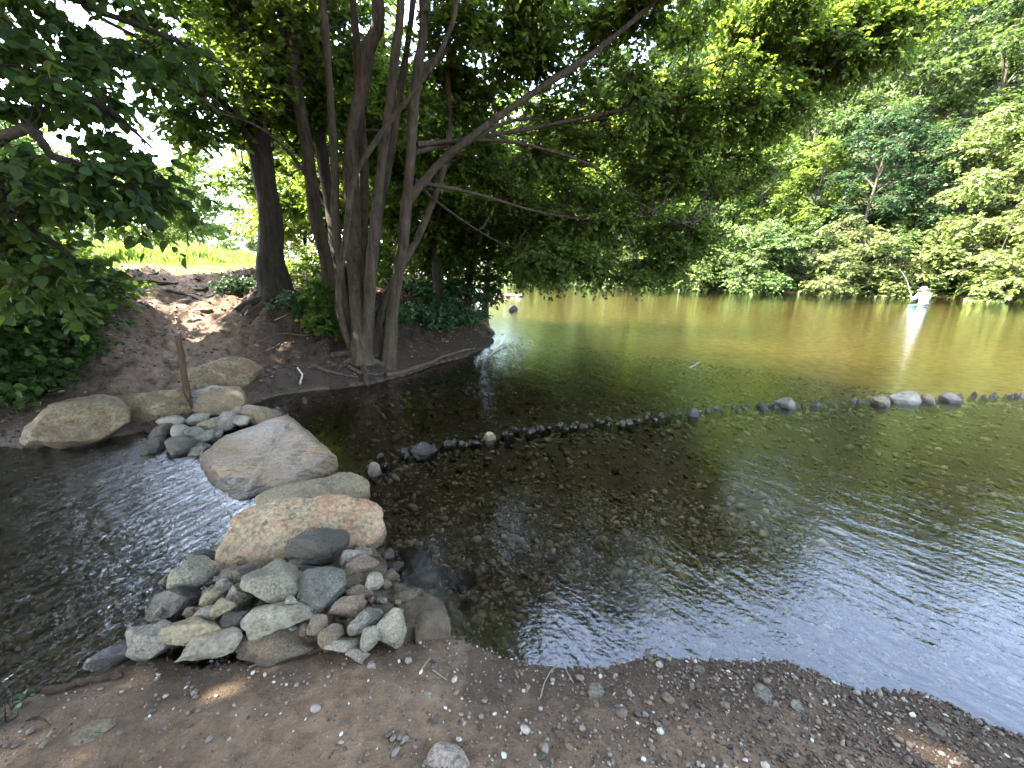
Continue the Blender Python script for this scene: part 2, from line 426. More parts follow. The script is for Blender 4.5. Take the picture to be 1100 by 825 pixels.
# ------------------------------------------------------------------ water
def water_mat():
    m, nt, out = newmat('river_water'); k = NT(nt)
    rip = k.attr('ripple'); far = k.attr('far')
    def crest(angle, scale):          # coordinates with x along the wave crests
        r_v = k.coords((1, 1, 1), (0, 0, math.radians(-angle))); mp = k.n('ShaderNodeMapping'); mp.inputs['Scale'].default_value = scale
        k.l(r_v, mp.inputs['Vector']); return mp.outputs['Vector']
    # swell bands, ripples and fine chop (metres)
    a = k.noise(crest(-58, (.8, 2.4, 1)), 1.6, 3, .5, .3)
    b_ = k.noise(crest(-50, (.7, 2.1, 1)), 6, 3, .55, .4)
    c = k.noise(k.coords((1.0, 1.7, 1), (0, 0, .35)), 24, 3, .5, .2)
    s1 = k.noise(crest(66, (.62, 2.3, 1)), 7.5, 4, .6, .7)
    s2 = k.noise(crest(80, (.8, 2, 1)), 30, 3, .55, .3)
    calm = k.math('ADD', k.math('ADD', k.math('MULTIPLY', a, .0065), k.math('MULTIPLY', b_, .0045)), k.math('MULTIPLY', c, .0017))
    rough = k.math('ADD', k.math('MULTIPLY', s1, .030), k.math('MULTIPLY', s2, .004))
    h = k.math('ADD', k.math('MULTIPLY', calm, k.math('SUBTRACT', 1.0, k.math('MULTIPLY', far, .1))), k.math('MULTIPLY', rip, rough))
    nb = k.bump(h, 1.0, 1.0)
    fr = k.n('ShaderNodeFresnel'); fr.inputs['IOR'].default_value = 1.65; k.l(nb, fr.inputs['Normal'])
    tr = k.n('ShaderNodeBsdfTransparent')
    dp = k.attr('depth')                              # light lost in the water: more where it is deeper
    cb = k.n('ShaderNodeCombineXYZ')
    for i, kk in enumerate((.22, .30, .62)):
        k.l(k.math('POWER', 2.718, k.math('MULTIPLY', dp, -kk)), cb.inputs[i])
    k.l(k.mix(1.0, cb.outputs[0], (.90, .88, .80), 'MULTIPLY'), tr.inputs['Color'])
    gl = k.n('ShaderNodeBsdfGlossy'); gl.inputs['Roughness'].default_value = .015; gl.inputs['Color'].default_value = (1, 1, 1, 1); k.l(nb, gl.inputs['Normal'])
    ms = k.n('ShaderNodeMixShader'); k.l(fr.outputs[0], ms.inputs[0]); k.l(tr.outputs[0], ms.inputs[1]); k.l(gl.outputs[0], ms.inputs[2])
    k.l(ms.outputs[0], out.inputs['Surface'])
    return m
wsel = (GV[quads][:, :, 2].min(1) < .05) & (np.hypot(GX, GY).ravel()[quads[:, 0]] < 340)
# the side channel on the left of the stepping stones runs fast, the river is calm
cx, cy = GV[:, 0], GV[:, 1]
left = np.zeros(len(GV))
sgn = []
for i in range(len(CAUSE) - 1):
    a, b = CAUSE[i], CAUSE[i + 1]
    sgn.append((cx - a[0]) * (b[1] - a[1]) - (cy - a[1]) * (b[0] - a[0]))
side = (cx - CAUSE[0, 0]) * (CAUSE[-1, 1] - CAUSE[0, 1]) - (cy - CAUSE[0, 1]) * (CAUSE[-1, 0] - CAUSE[0, 0])
left = ((side < 0) & (cy < 5) & (cx < -.6)) * 1.0
left *= sstep(D[:, 5], .05, .5)
near_weir = np.exp(-(D[:, 4] / .5) ** 2) * .22
sub_ground('water', None, sel=wsel, mat=water_mat(), flat=0.0,
           extra={'depth': np.clip(-GV[:, 2], 0, 2), 'ripple': np.clip(left + near_weir * (1 - left), 0, 1), 'far': sstep(np.hypot(cx, cy), 6, 25)})

# ------------------------------------------------------------------ stones
ICO = {}
def ico(n):
    if n not in ICO:
        bm = bmesh.new(); bmesh.ops.create_icosphere(bm, subdivisions=n, radius=1)
        bm.verts.ensure_lookup_table()
        ICO[n] = (np.array([v.co[:] for v in bm.verts]), np.array([[v.index for v in f.verts] for f in bm.faces])); bm.free()
    return ICO[n]

def rock_shape(seed, sub=4, cuts=12, lo=.48, hi=.9, rough=.05, freq=2.2):
    r = np.random.default_rng(seed); V, Fa = ico(sub); V = V.copy()
    for _ in range(cuts):
        n = nrm(r.normal(size=3)); o = r.uniform(lo, hi)
        q = V @ n - o; V -= np.clip(q, 0, None)[:, None] * n * .93
    V += nrm(V) * (rough * fbm(V * freq + seed * 3.1, 5, seed))[:, None]
    V -= (V.max(0) + V.min(0)) / 2; V /= (V.max(0) - V.min(0)) / 2
    return V, Fa

def rock(name, pos, dims, rotz, mat, seed, sub=4, tilt=(0, 0), **kw):
    V, Fa = rock_shape(seed, sub, **kw)
    V = V * (np.array(dims) / 2)
    for ax, t in ((0, tilt[0]), (1, tilt[1])):
        c, s = math.cos(t), math.sin(t); u, w = (1, 2) if ax == 0 else (2, 0)
        a, b = V[:, u].copy(), V[:, w].copy(); V[:, u] = a * c - b * s; V[:, w] = a * s + b * c
    mb = MB(); mb.add(V, Fa); o = mb.build(name, mat); o.location = pos; o.rotation_euler = (0, 0, rotz)
    return o

def slab(name, outline, mat, seed, base=-.25, flare=.06, bulge=.03, edge=.14, rough=.022, nA=120):
    """boulder from its top outline: (px, py, z) corners on the ground plan, rounded rim, sides down to the bed"""
    pts = np.array([on_z(x, y, z) for x, y, z in outline])
    pl = spline(np.concatenate([pts, pts[:1]]), nA + 1)[:-1]
    straight = np.concatenate([pts, pts[:1]]); seg = np.linspace(0, len(pts), nA, endpoint=False); i = seg.astype(int); f = (seg - i)[:, None]
    lin = straight[i] * (1 - f) + straight[i + 1] * f
    pl = .55 * pl + .45 * lin
    c = pl.mean(0); loc = np.array([c[0], c[1], 0]); pl = pl - loc; c = c - loc
    # plane of the top
    A = np.c_[pl[:, :2], np.ones(nA)]; co = np.linalg.lstsq(A, pl[:, 2], rcond=None)[0]
    rings = []
    for s in np.linspace(0.02, 1 - edge, 16):
        q = pl * s; q[:, 2] = (1 - s ** 2) * (co[2] + co[0] * q[:, 0] + co[1] * q[:, 1]) + s ** 2 * (pl[:, 2] - c[2] + c[2]) + bulge * (1 - s ** 2)
        rings.append(q)
    for a in np.linspace(.1, 1, 7):
        th = a * math.pi / 2; s = 1 - edge + edge * math.sin(th); q = pl * s
        q[:, 2] = pl[:, 2] - edge * .35 * (1 - math.cos(th)); rings.append(q)
    for h in np.linspace(.08, 1, 10):
        q = pl * (1 + flare * h); z0 = pl[:, 2] - edge * .35; q[:, 2] = z0 + (base - z0) * h; rings.append(q)
    V = np.concatenate(rings); K = len(rings)
    n = fbm(V * 3.2 + seed * 5.7, 5, seed); n2 = fbm(V * 11 + seed, 5, seed + 9, .6)
    rad_ = V - np.array([0, 0, base]); V = V + nrm(rad_) * (rough * n + rough * .55 * n2)[:, None]
    ix = np.arange(K * nA).reshape(K, nA)
    q = np.stack([ix[:-1], ix[1:], np.roll(ix, -1, 1)[1:], np.roll(ix, -1, 1)[:-1]], -1).reshape(-1, 4)
    mb = MB(); mb.add(V, q); cen = mb.n; mb.add([V[:nA].mean(0)], np.zeros((0, 3), int))
    mb.f.append((np.stack([np.full(nA, cen), ix[0], np.roll(ix[0], -1)], -1), 0))
    o = mb.build(name, mat); o.location = loc
    return o

M_tan = rock_mat('tan_boulder', (.16, .115, .068), (.36, .275, .17), (.48, .395, .27), 2.6, .72, (.36, .15, .07), .60, bump=.03)
M_slab = rock_mat('schist_slab', (.055, .040, .024), (.135, .098, .060), (.24, .185, .12), 3, .36, (.26, .14, .045), .60, streak=True, bump=.03)
M_buff = rock_mat('buff_rock', (0.148, 0.122, 0.075), (0.237, 0.197, 0.122), (0.311, 0.258, 0.168), 4, .7)
M_ochre = rock_mat('ochre_boulder', (.07, .056, .028), (.19, .155, .08), (.30, .255, .15), 2.6, .65, (.075, .035, .016), .50, bump=.04)
M_grey = rock_mat('grey_stone', (.12, .108, .085), (.22, .20, .163), (.33, .305, .262), 6, .72)
M_green = rock_mat('greenish_grey_stone', (.125, .112, .078), (.225, .205, .15), (.33, .305, .235), 6, .75)
M_blue = rock_mat('blue_grey_stone', (0.074, 0.075, 0.070), (0.192, 0.194, 0.174), (0.266, 0.252, 0.209), 7, .6, (0.044, 0.044, 0.041), .56)
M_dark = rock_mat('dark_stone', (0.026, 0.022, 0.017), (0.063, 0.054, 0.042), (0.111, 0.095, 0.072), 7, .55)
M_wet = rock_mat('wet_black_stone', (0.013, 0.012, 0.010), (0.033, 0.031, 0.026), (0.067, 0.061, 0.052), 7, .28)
M_pale = rock_mat('pale_stone', (0.222, 0.204, 0.162), (0.355, 0.326, 0.267), (0.444, 0.408, 0.336), 8, .7)
M_pink = rock_mat('pinkish_stone', (0.148, 0.105, 0.072), (0.244, 0.180, 0.131), (0.311, 0.245, 0.180), 7, .7)
M_patch = rock_mat('patchy_stone', (0.096, 0.082, 0.058), (0.178, 0.153, 0.110), (0.296, 0.262, 0.197), 4, .75, (0.340, 0.299, 0.220), .52)
M_brown = rock_mat('brown_stone', (0.063, 0.044, 0.026), (0.126, 0.092, 0.055), (0.185, 0.143, 0.090), 6, .6)

G_STEP = 'stepping stones across the side channel'
tag(slab('boulder', [(212, 487, .05), (240, 467, .20), (298, 447, .27), (313, 445, .27), (331, 460, .24), (352, 478, .19), (363, 493, .13), (345, 504, .12), (318, 514, .10),
    (286, 523, .05), (255, 534, .03), (238, 526, .03), (222, 508, .05)], M_slab, 3, rough=.02, flare=-.14), 'large flat wet grey-brown slab, biggest of the stepping stones, dropping into the channel', 'boulder', G_STEP)
tag(slab('boulder', [(272, 531, .14), (300, 519, .16), (345, 510, .17), (378, 504, .16), (396, 513, .12), (392, 523, .12), (360, 530, .14), (320, 541, .15), (284, 545, .14)], M_buff, 5, rough=.016),
    'low flat grey stepping stone squeezed between the wet slab and the tan boulder', 'boulder', G_STEP)
tag(slab('boulder', [(231, 588, .12), (241, 566, .22), (258, 548, .25), (290, 538, .26), (330, 531, .27), (370, 528, .26), (398, 533, .23), (411, 549, .17), (409, 566, .12),
    (390, 576, .12), (362, 582, .12), (330, 588, .12), (300, 597, .11), (268, 602, .09), (244, 602, .08)], M_tan, 7, rough=.026, base=-.15),
    'broad tan boulder with rusty patches just behind the stone pile', 'boulder', G_STEP)

def boulder_px(name, px, py, z, w, h, depth, mat, seed, label=None, cat='stone', group=None, rotz=0., tilt=(0, 0), sub=4, sink=.0, **kw):
    """stone whose centre shows at px,py on level z, w x h picture pixels"""
    p = on_z(px, py, z); s = px_size(p)
    W = w * s; Hh = h * s
    # seen from above at a slope: the picture height shares depth and height
    o = rock(name, (p[0], p[1], z - sink), (W, depth * W, max(.25 * W, min(1.1 * W, Hh * .8))), rotz, mat, seed, sub, tilt, **kw)
    return tag(o, label, cat, group)

def boulder_low(px, py, z, w, hz, depth, mat, seed, label, rotz=0, tilt=(0, 0), group=G_STEP, cat='boulder', **kw):
    p = on_z(px, py, z); s = px_size(p)
    o = rock('boulder', (p[0], p[1], z), (w * s, depth * w * s, hz), rotz, mat, seed, 5, tilt, **kw)
    return tag(o, label, cat, group)
boulder_low(89, 455, .17, 100, .56, .75, M_ochre, 21, 'rounded mossy ochre boulder apart on the left at the dark bank', .15, (0, -.12), cuts=12, lo=.6, rough=.09)
boulder_low(166, 438, .19, 70, .48, .7, M_ochre, 29, 'medium ochre boulder between the mossy boulder and the wooden stake', .3, (0, -.2), cuts=12, lo=.55, rough=.08)
boulder_low(237, 406, .27, 86, .60, .7, M_ochre, 33, 'squared pale-topped boulder at the foot of the dirt path', -.1, (0, .05), cuts=14, lo=.5, hi=.75, rough=.08)
boulder_low(231, 430, .16, 66, .30, .8, M_slab, 35, 'angular dark grey slab just right of the wooden stake', -.35, (.1, .18), cuts=10, lo=.45, hi=.8)
boulder_low(277, 445, .08, 46, .26, .7, M_slab, 37, 'small dark slab tucked behind the big wet slab', -.5, (0, .15), cuts=10, lo=.5, hi=.8)

# the pile of stones at the end of the beach: px, py, level, width, height, depth ratio, material, turn, label
PILE = [
 (342, 586, .16, 62, 46, .75, M_dark, .1, 'dark brown angular stone leaning on the front of the tan boulder'),
 (292, 627, .15, 58, 66, 1.0, M_green, .5, 'largest greenish grey boulder in the middle of the stone pile'),
 (345, 633, .15, 52, 50, .95, M_blue, .2, 'round blue-grey stone with dark blotches in the stone pile'),
 (300, 661, .12, 72, 36, .55, M_patch, .25, 'long grey stone with pale patches at the front of the pile'),
 (208, 614, .12, 42, 36, .9, M_green, .3, 'olive round stone at the water on the outer left of the pile'),
 (190, 643, .07, 56, 42, .8, M_wet, -.2, 'wet black stone sitting in the channel edge of the pile'),
 (214, 672, .12, 66, 34, .6, M_buff, .05, 'flat buff slab on the left front of the pile'),
 (166, 686, .07, 52, 48, .9, M_grey, .4, 'grey angular stone at the left end of the pile'),
 (228, 692, .10, 60, 30, .6, M_patch, .1, 'half buried stone with two cream patches below the buff slab'),
 (256, 668, .10, 34, 30, .8, M_dark, 0, 'dark block wedged between the buff slab and the long grey stone'),
 (238, 652, .15, 24, 30, .8, M_buff, .9, 'small tan upright stone left of the greenish boulder'),
 (226, 640, .15, 20, 22, .8, M_buff, .3, 'tiny tan stone above the upright tan stone'),
 (240, 627, .14, 26, 18, .7, M_grey, -.3, 'small grey stone under the left corner of the tan boulder'),
 (254, 640, .13, 30, 38, .7, M_grey, 1.0, 'ribbed grey stone against the greenish boulder'),
 (222, 658, .13, 28, 22, .8, M_grey, .3, 'smooth pale grey stone above the buff slab'),
 (262, 618, .12, 50, 28, .7, M_brown, .2, 'brown layered stone below the tan boulder edge'),
 (402, 623, .15, 19, 24, .9, M_pale, .3, 'small oval white-banded stone on the right of the pile'),
 (388, 606, .15, 36, 22, .6, M_pink, .5, 'pinkish smooth stone behind the oval white stone'),
 (376, 597, .16, 24, 28, .7, M_grey, .9, 'pointed grey stone right of the dark brown stone'),
 (375, 650, .14, 40, 30, .55, M_pink, .7, 'pinkish slab leaning right of the blue-grey stone'),
 (392, 664, .14, 40, 30, .5, M_grey, .75, 'grey leaning slab beside the white ridged stone'),
 (418, 669, .13, 42, 44, .75, M_pale, -.4, 'white ridged stone on the right front of the pile'),
 (397, 684, .12, 24, 32, .7, M_pale, .6, 'small pale pointed stone left of the white ridged stone'),
 (370, 690, .08, 40, 18, .6, M_pale, .1, 'flat white stone half sunk in the beach soil'),
 (385, 698, .07, 26, 16, .7, M_pale, -.3, 'white chip at the soil edge under the flat white stone'),
 (340, 671, .13, 24, 26, .8, M_pink, .3, 'small tan triangular stone in front of the blue-grey stone'),
 (356, 682, .10, 28, 36, .7, M_pink, .5, 'reddish brown stone below the pinkish slab'),
 (313, 643, .20, 13, 9, .8, M_pale, 0, 'little cream pebble between the greenish boulder and the blue-grey stone'),
 (330, 612, .13, 26, 20, .8, M_dark, .4, 'dark stone in the gap above the blue-grey stone'),
 (322, 603, .12, 30, 22, .7, M_grey, .1, 'grey stone in the gap left of the dark brown stone'),
 (372, 622, .12, 44, 26, .7, M_brown, -.3, 'brown stone between the pinkish and blue-grey stones'),
 (386, 632, .12, 30, 20, .7, M_pink, .2, 'rosy stone under the oval white stone'),
 (300, 690, .05, 92, 34, .5, M_brown, .05, 'wide brown stone mostly buried in the beach edge'),
 (262, 578, .05, 40, 26, .7, M_wet, .3, 'dark wet stone at the channel side of the tan boulder'),
 (215, 596, .04, 30, 14, .7, M_wet, -.2, 'thin wet stone in the channel beside the olive stone'),
 (128, 702, .02, 52, 30, .6, M_wet, .5, 'long wet dark stone lying off the left end of the pile'),
 (436, 650, .0, 36, 54, .9, M_brown, .2, 'tall brown stone half under water right of the pile'),
 (449, 676, -.02, 40, 28, .8, M_dark, .1, 'dark drowned stone beside the white ridged stone'),
 (470, 657, -.05, 36, 26, .8, M_brown, .3, 'flat brown drowned stone beyond the tall brown stone'),
 (424, 612, -.02, 38, 20, .7, M_brown, -.2, 'thin brown stone at the water behind the oval stone'),
 (442, 600, -.05, 40, 20, .8, M_brown, .2, 'ridged drowned stone right of the tan boulder'),
 (458, 624, -.06, 54, 34, .8, M_brown, .4, 'broad round drowned stone right of the tall brown stone'),
 (495, 626, -.08, 34, 26, .8, M_brown, .1, 'drowned tan stone farthest out from the pile'),
 (500, 655, -.08, 28, 34, .7, M_brown, .8, 'upright drowned stone near the gravel shore'),
]
for i, (px, py, z, w, h, dr, m, rz, lab) in enumerate(PILE):
    boulder_px('stone', px, py, z, w, h, dr, m, 101 + i * 7, lab, 'stone', 'stones of the pile', rz,
               (random.uniform(-.15, .15), random.uniform(-.2, .2)), sub=5 if w > 48 else 4, sink=.01,
               cuts=10 if w < 30 else 15, lo=.48, hi=.86, rough=.085)
# small stones filling the gaps of the pile
r_ = np.random.default_rng(77)
for i in range(125):
    t = r_.uniform(0, 1); px = 170 + 260 * r_.uniform(); py = 690 - (px < 260) * 0 - 100 * r_.uniform()
    if px < 250 and py < 610: continue
    w = r_.uniform(9, 22)
    boulder_px('small_stone', px, py, .06, w, w * .9, r_.uniform(.6, 1), [M_grey, M_dark, M_brown, M_pink, M_green][i % 5], 900 + i,
               'small stone wedged in a gap of the stone pile', 'stone', 'small stones in gaps of the pile', r_.uniform(0, 3), sub=3, sink=.0, rough=.07)
# stones round the stake
STAKE = [(183, 440, 20, M_buff, 'oval buff stone just left of the wooden stake'), (184, 452, 22, M_pale, 'pale stone low on the left of the stake'),
 (174, 462, 24, M_dark, 'dark stone at the water left of the stake'), (195, 462, 20, M_pale, 'cream pointed stone below the stake'),
 (208, 463, 18, M_blue, 'blue-grey stone in front of the stake'), (213, 449, 20, M_grey, 'grey stone at the foot of the stake'),
 (226, 455, 20, M_buff, 'tan stone right of the stake under the dark slab'), (243, 451, 24, M_grey, 'flat grey stone under the dark slab'),
 (256, 442, 22, M_buff, 'rounded tan stone on the right end of the dark slab'), (259, 450, 16, M_pale, 'whitish stone beside the rounded tan stone'),
 (220, 470, 24, M_grey, 'grey stone low between the stake and the wet slab'), (232, 466, 14, M_pale, 'small whitish stone left of the wet slab corner'),
 (168, 476, 28, M_dark, 'black stone standing in the channel left of the stake'), (195, 478, 30, M_dark, 'wide black stone at the waterline below the stake'),
 (216, 481, 20, M_wet, 'wet stone touching the corner of the big wet slab'), (172, 468, 18, M_dark, 'small black stone behind the black standing stone')]
for i, (px, py, w, m, lab) in enumerate(STAKE):
    boulder_px('stone', px, py + 2, .10 if py < 465 else .03, w * 1.15, w * .9, .8, m, 400 + i, lab, 'stone', 'stones around the stake', i * .7, sub=4, rough=.06)

# ------------------------------------------------------------------ line of stones across the river
wl = np.concatenate([[0], np.cumsum(np.hypot(*np.diff(WEIR, axis=0).T))])
def weir_at(s): return np.array([np.interp(s, wl, WEIR[:, 0]), np.interp(s, wl, WEIR[:, 1])])
G_W = 'stones in the low line across the river'
BIG = [(845, 433, 24, 13, M_blue, 'blue-grey rounded stone standing out of the stone line at mid river'),
       (972, 427, 36, 14, M_patch, 'largest stone of the line, grey with a pale top, far right'),
       (1000, 428, 22, 11, M_buff, 'pale stone just right of the largest stone of the line'),
       (946, 430, 22, 11, M_buff, 'buff stone just left of the largest stone of the line'),
       (402, 502, 20, 15, M_pink, 'pinkish block where the stone line meets the stepping stones'),
       (457, 479, 30, 14, M_wet, 'long black wedge near the start of the stone line'),
       (526, 467, 16, 11, M_buff, 'cream rounded stone among black ones in the stone line'),
       (745, 441, 18, 11, M_dark, 'dark humped stone where the stone line leaves the shadowed reflection'),
       (1022, 427, 22, 11, M_grey, 'grey oval stone near the right end of the stone line')]
for i, (px, py, w, h, m, lab) in enumerate(BIG):
    p = on_z(px, py, .05); s = px_size(p)
    tag(rock('stone', (p[0], p[1], -.01), (w * s * .9, w * s * .7, h * s * 1.2 + .06), i * .6, m, 600 + i, 4, rough=.06), lab, 'stone', G_W)
s = .05; i = 0
while s < wl[-1] - .2:
    p = weir_at(s); d = float(np.hypot(*p)); sz = float(np.clip(r_.lognormal(-2.4, .38), .045, .15)) * (.72 + .03 * d)
    q = p + r_.normal(0, .05, 2)
    top = r_.uniform(-.005, .05) + .012 * (p[0] > 3)
    if r_.uniform() < .9:
        m = [M_dark, M_wet, M_wet, M_dark, M_wet, M_brown][i % 6] if p[0] < 4 else [M_grey, M_buff, M_dark, M_grey, M_brown, M_patch][i % 6]  # right half gets lighter stone colours to stand for sunlight
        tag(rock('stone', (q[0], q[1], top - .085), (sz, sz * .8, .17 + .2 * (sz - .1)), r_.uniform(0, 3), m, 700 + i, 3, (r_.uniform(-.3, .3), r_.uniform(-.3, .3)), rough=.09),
            ('black stone poking out of the water in the shaded half of the stone line' if p[0] < 4 else 'stone coloured lighter for sunlight in the right half of the stone line'), 'stone', G_W)
    s += sz * r_.uniform(.35, .85); i += 1

# stray stones in the river and the far gravel bar
p = on_z(551, 334, 0); tag(rock('stone', (p[0], p[1], .05), (.42, .32, .35), .4, M_wet, 811, 4), 'lone black stone standing in the river off the wooded bank', 'stone')
for i in range(14):
    p = on_z(512 + i * 3.8 + r_.uniform(-1, 1), 318 + r_.uniform(-1.5, 1.5), 0)
    tag(rock('stone', (p[0], p[1], .03), (r_.uniform(.25, .6), .35, .25), i, [M_grey, M_buff][i % 2], 830 + i, 3),
        'pale stone of the far shallow bar behind the leaning trees', 'stone', 'stones of the far bar')

# ------------------------------------------------------------------ gravel on the beach, stones on the riverbed
def scatter_stones(name, P, size, mat, sub, label, seed, flat=(.45, .8), kind='stuff', cat='gravel', sink=.15):
    r = np.random.default_rng(seed); mb = MB()
    nv = 7
    var = [rock_shape(seed + j, sub, cuts=6, lo=.6, rough=.08) for j in range(nv)]
    n = len(P); pick = r.integers(0, nv, n)
    a = r.uniform(0, 6.28, n); sx = size * r.uniform(.8, 1.25, n); sy = size * r.uniform(.55, .95, n); sz = size * r.uniform(*flat, n)
    tl = r.normal(0, .25, (n, 2))
    for j in range(nv):
        s_ = pick == j; V, Fa = var[j]; k = s_.sum()
        W = V[None] * np.stack([sx[s_], sy[s_], sz[s_]], -1)[:, None, :] * .5
        W[:, :, 2] += W[:, :, 0] * tl[s_, 0:1] + W[:, :, 1] * tl[s_, 1:2]
        c, q = np.cos(a[s_])[:, None], np.sin(a[s_])[:, None]
        x, y = W[:, :, 0] * c - W[:, :, 1] * q, W[:, :, 0] * q + W[:, :, 1] * c
        W = np.stack([x, y, W[:, :, 2]], -1) + P[s_][:, None, :] + np.array([0, 0, 1]) * (sz[s_] * (.5 - sink))[:, None, None]
        mb.add(W.reshape(-1, 3), (Fa[None] + (np.arange(k) * len(V))[:, None, None]).reshape(-1, 3))
    return tag(mb.build(name, mat), label, cat, None, kind)

PB = pebble_mat('beach_gravel', [(0, (.05, .037, .028)), (.35, (.10, .074, .055)), (.6, (.16, .12, .09)), (.8, (.19, .16, .13)), (.9, (.28, .24, .19)), (.965, (.42, .38, .32)), (1, (.56, .53, .47))])
def beach_points(n, x0, x1, y0, y1, cls=0):
    x = r_.uniform(x0, x1, n); y = r_.uniform(y0, y1, n)
    z, c, d, _ = terrain(x, y); k = (c == cls)
    return np.stack([x, y, z], -1)[k], d[k]
P, d = beach_points(42000, -2.6, 4.2, -.3, 1.9)
w = .35 + .65 * sstep(P[:, 0] + .35 * fbm(P * 1.7, 3, 31), -.9, .2)           # stonier towards the right
k = r_.uniform(size=len(P)) < w; P = P[k]
scatter_stones('gravel', P, np.clip(r_.lognormal(-4.95, .55, len(P)), .003, .038), PB, 1, 'loose brown and white gravel strewn over the dirt beach', 41)
P, d = beach_points(1500, -2.6, 4.2, -.3, 1.9)
scatter_stones('gravel', P[:420], np.clip(r_.lognormal(-4.15, .35, len(P[:420])), .012, .035), PB, 2, 'larger chips of stone lying among the beach gravel', 43, (.35, .6))
P, d = beach_points(30000, .1, 4.2, -.3, 1.8)
k = r_.uniform(size=len(P)) < .25 + .75 * sstep(P[:, 0] + .3 * fbm(P * 2.2, 3, 33), .3, 1.2); P = P[k]
PG = pebble_mat('brown_grit', [(0, (.035, .025, .018)), (.4, (.085, .06, .042)), (.75, (.15, .108, .076)), (.93, (.22, .17, .125)), (1, (.36, .31, .25))])
scatter_stones('gravel', P, np.clip(r_.lognormal(-4.7, .5, len(P)), .005, .03), PG, 1, 'brown grit and small gravel on the right of the beach', 45)
# riverbed
PR = pebble_mat('riverbed_stones', [(0, (.06, .045, .028)), (.3, (.15, .11, .066)), (.55, (.24, .175, .105)), (.8, (.31, .235, .15)), (.93, (.38, .31, .22)), (.98, (.48, .43, .35)), (1, (.62, .59, .52))], .5)
def polar_pts(n, r0, r1, a0, a1):
    r = np.sqrt(r_.uniform(r0 ** 2, r1 ** 2, n)); a = np.radians(r_.uniform(a0, a1, n))
    x, y = np.sin(a) * r, np.cos(a) * r; z, c, d, _ = terrain(x, y); k = (c == 5) & (z < -.05)
    return np.stack([x, y, z], -1)[k]
P = polar_pts(21000, 1.0, 3.6, -75, 75); scatter_stones('riverbed_stones', P, np.clip(r_.lognormal(-3.85, .5, len(P)), .010, .09), PR, 2, 'brown cobbles covering the shallow riverbed near the beach', 51, sink=.3)
P = polar_pts(24000, 3.6, 11, -65, 70); scatter_stones('riverbed_stones', P, np.clip(r_.lognormal(-3.3, .45, len(P)), .015, .13), PR, 1, 'brown stones on the riverbed farther out', 53, sink=.3)
# stones heaped under water along both sides of the line
n = 900; s_ = r_.uniform(0, wl[-1], n); q = np.array([weir_at(v) for v in s_]) + r_.normal(0, .16, (n, 2))
z = terrain(q[:, 0], q[:, 1])[0]
scatter_stones('riverbed_stones', np.c_[q, z], r_.uniform(.035, .10, n), PR, 2, 'drowned stones heaped along the low stone line', 57, sink=.3)
# bank and path crumbs
x = r_.uniform(-11, 0, 9000); y = r_.uniform(3.3, 13, 9000); z, c, d, _ = terrain(x, y); k = np.isin(c, [1, 2])
P = np.stack([x, y, z], -1)[k]
PD = pebble_mat('bank_crumbs', [(0, (.012, .008, .006)), (.5, (.032, .022, .015)), (.85, (.065, .047, .034)), (1, (.15, .12, .095))], .9)
scatter_stones('soil_crumbs', P, np.clip(r_.lognormal(-3.7, .5, len(P)), .01, .12), PD, 1, 'clods and small stones on the dirt bank and path', 59, sink=.35, cat='soil')

# notable stones on the beach
M_rose = rock_mat('pale_pink_stone', (.30, .24, .20), (.44, .36, .31), (.56, .48, .43), 6, .8)
BEACH = [(481, 818, 48, 18, M_rose, 'flat pale pink stone at the bottom edge of the picture'), (100, 789, 40, 9, M_ochre, 'flat yellowish chip on the soil near the left'),
 (640, 745, 22, 15, M_grey, 'flat round grey stone pressed into the gravel at mid beach'), (820, 749, 25, 9, M_grey, 'long grey oval pebble on the gravel near the water'),
 (1004, 786, 18, 8, M_buff, 'flat buff stone near the right water edge'), (717, 752, 14, 15, M_buff, 'upright buff chip right of the flat round grey stone'),
 (750, 722, 13, 9, M_pale, 'white chip close to the water at mid beach'), (460, 749, 9, 9, M_pale, 'small white rounded pebble on the brown soil'),
 (434, 797, 10, 9, M_pale, 'white pebble on the bare soil above the pink stone'), (855, 760, 16, 14, M_grey, 'pale angular stone right of the long oval pebble')]
for i, (px, py, w, h, m, lab) in enumerate(BEACH):
    p = hit(px, py); s = px_size(p)
    tag(rock('stone', (p[0], p[1], p[2] + .004), (w * s, w * s * .75, max(.012, h * s * .5)), i * .5, m, 500 + i, 3, rough=.06), lab, 'stone', 'stones on the beach')

for i, (px, py, w) in enumerate([(214, 311, 16), (228, 318, 11), (198, 323, 13), (221, 333, 15), (207, 345, 15), (243, 356, 15)]):
    p = hit(px, py); s = px_size(p)
    tag(rock('path_stone', (p[0], p[1], p[2] - .005), (w * s, w * s * .7, w * s * .35), i * .9, [M_pink, M_buff][i % 2], 560 + i, 3, (r_.uniform(-.2, .2), r_.uniform(-.2, .2)), rough=.08),
        'flat stone bedded in the worn dirt path', 'stone', 'stones bedded in the path')
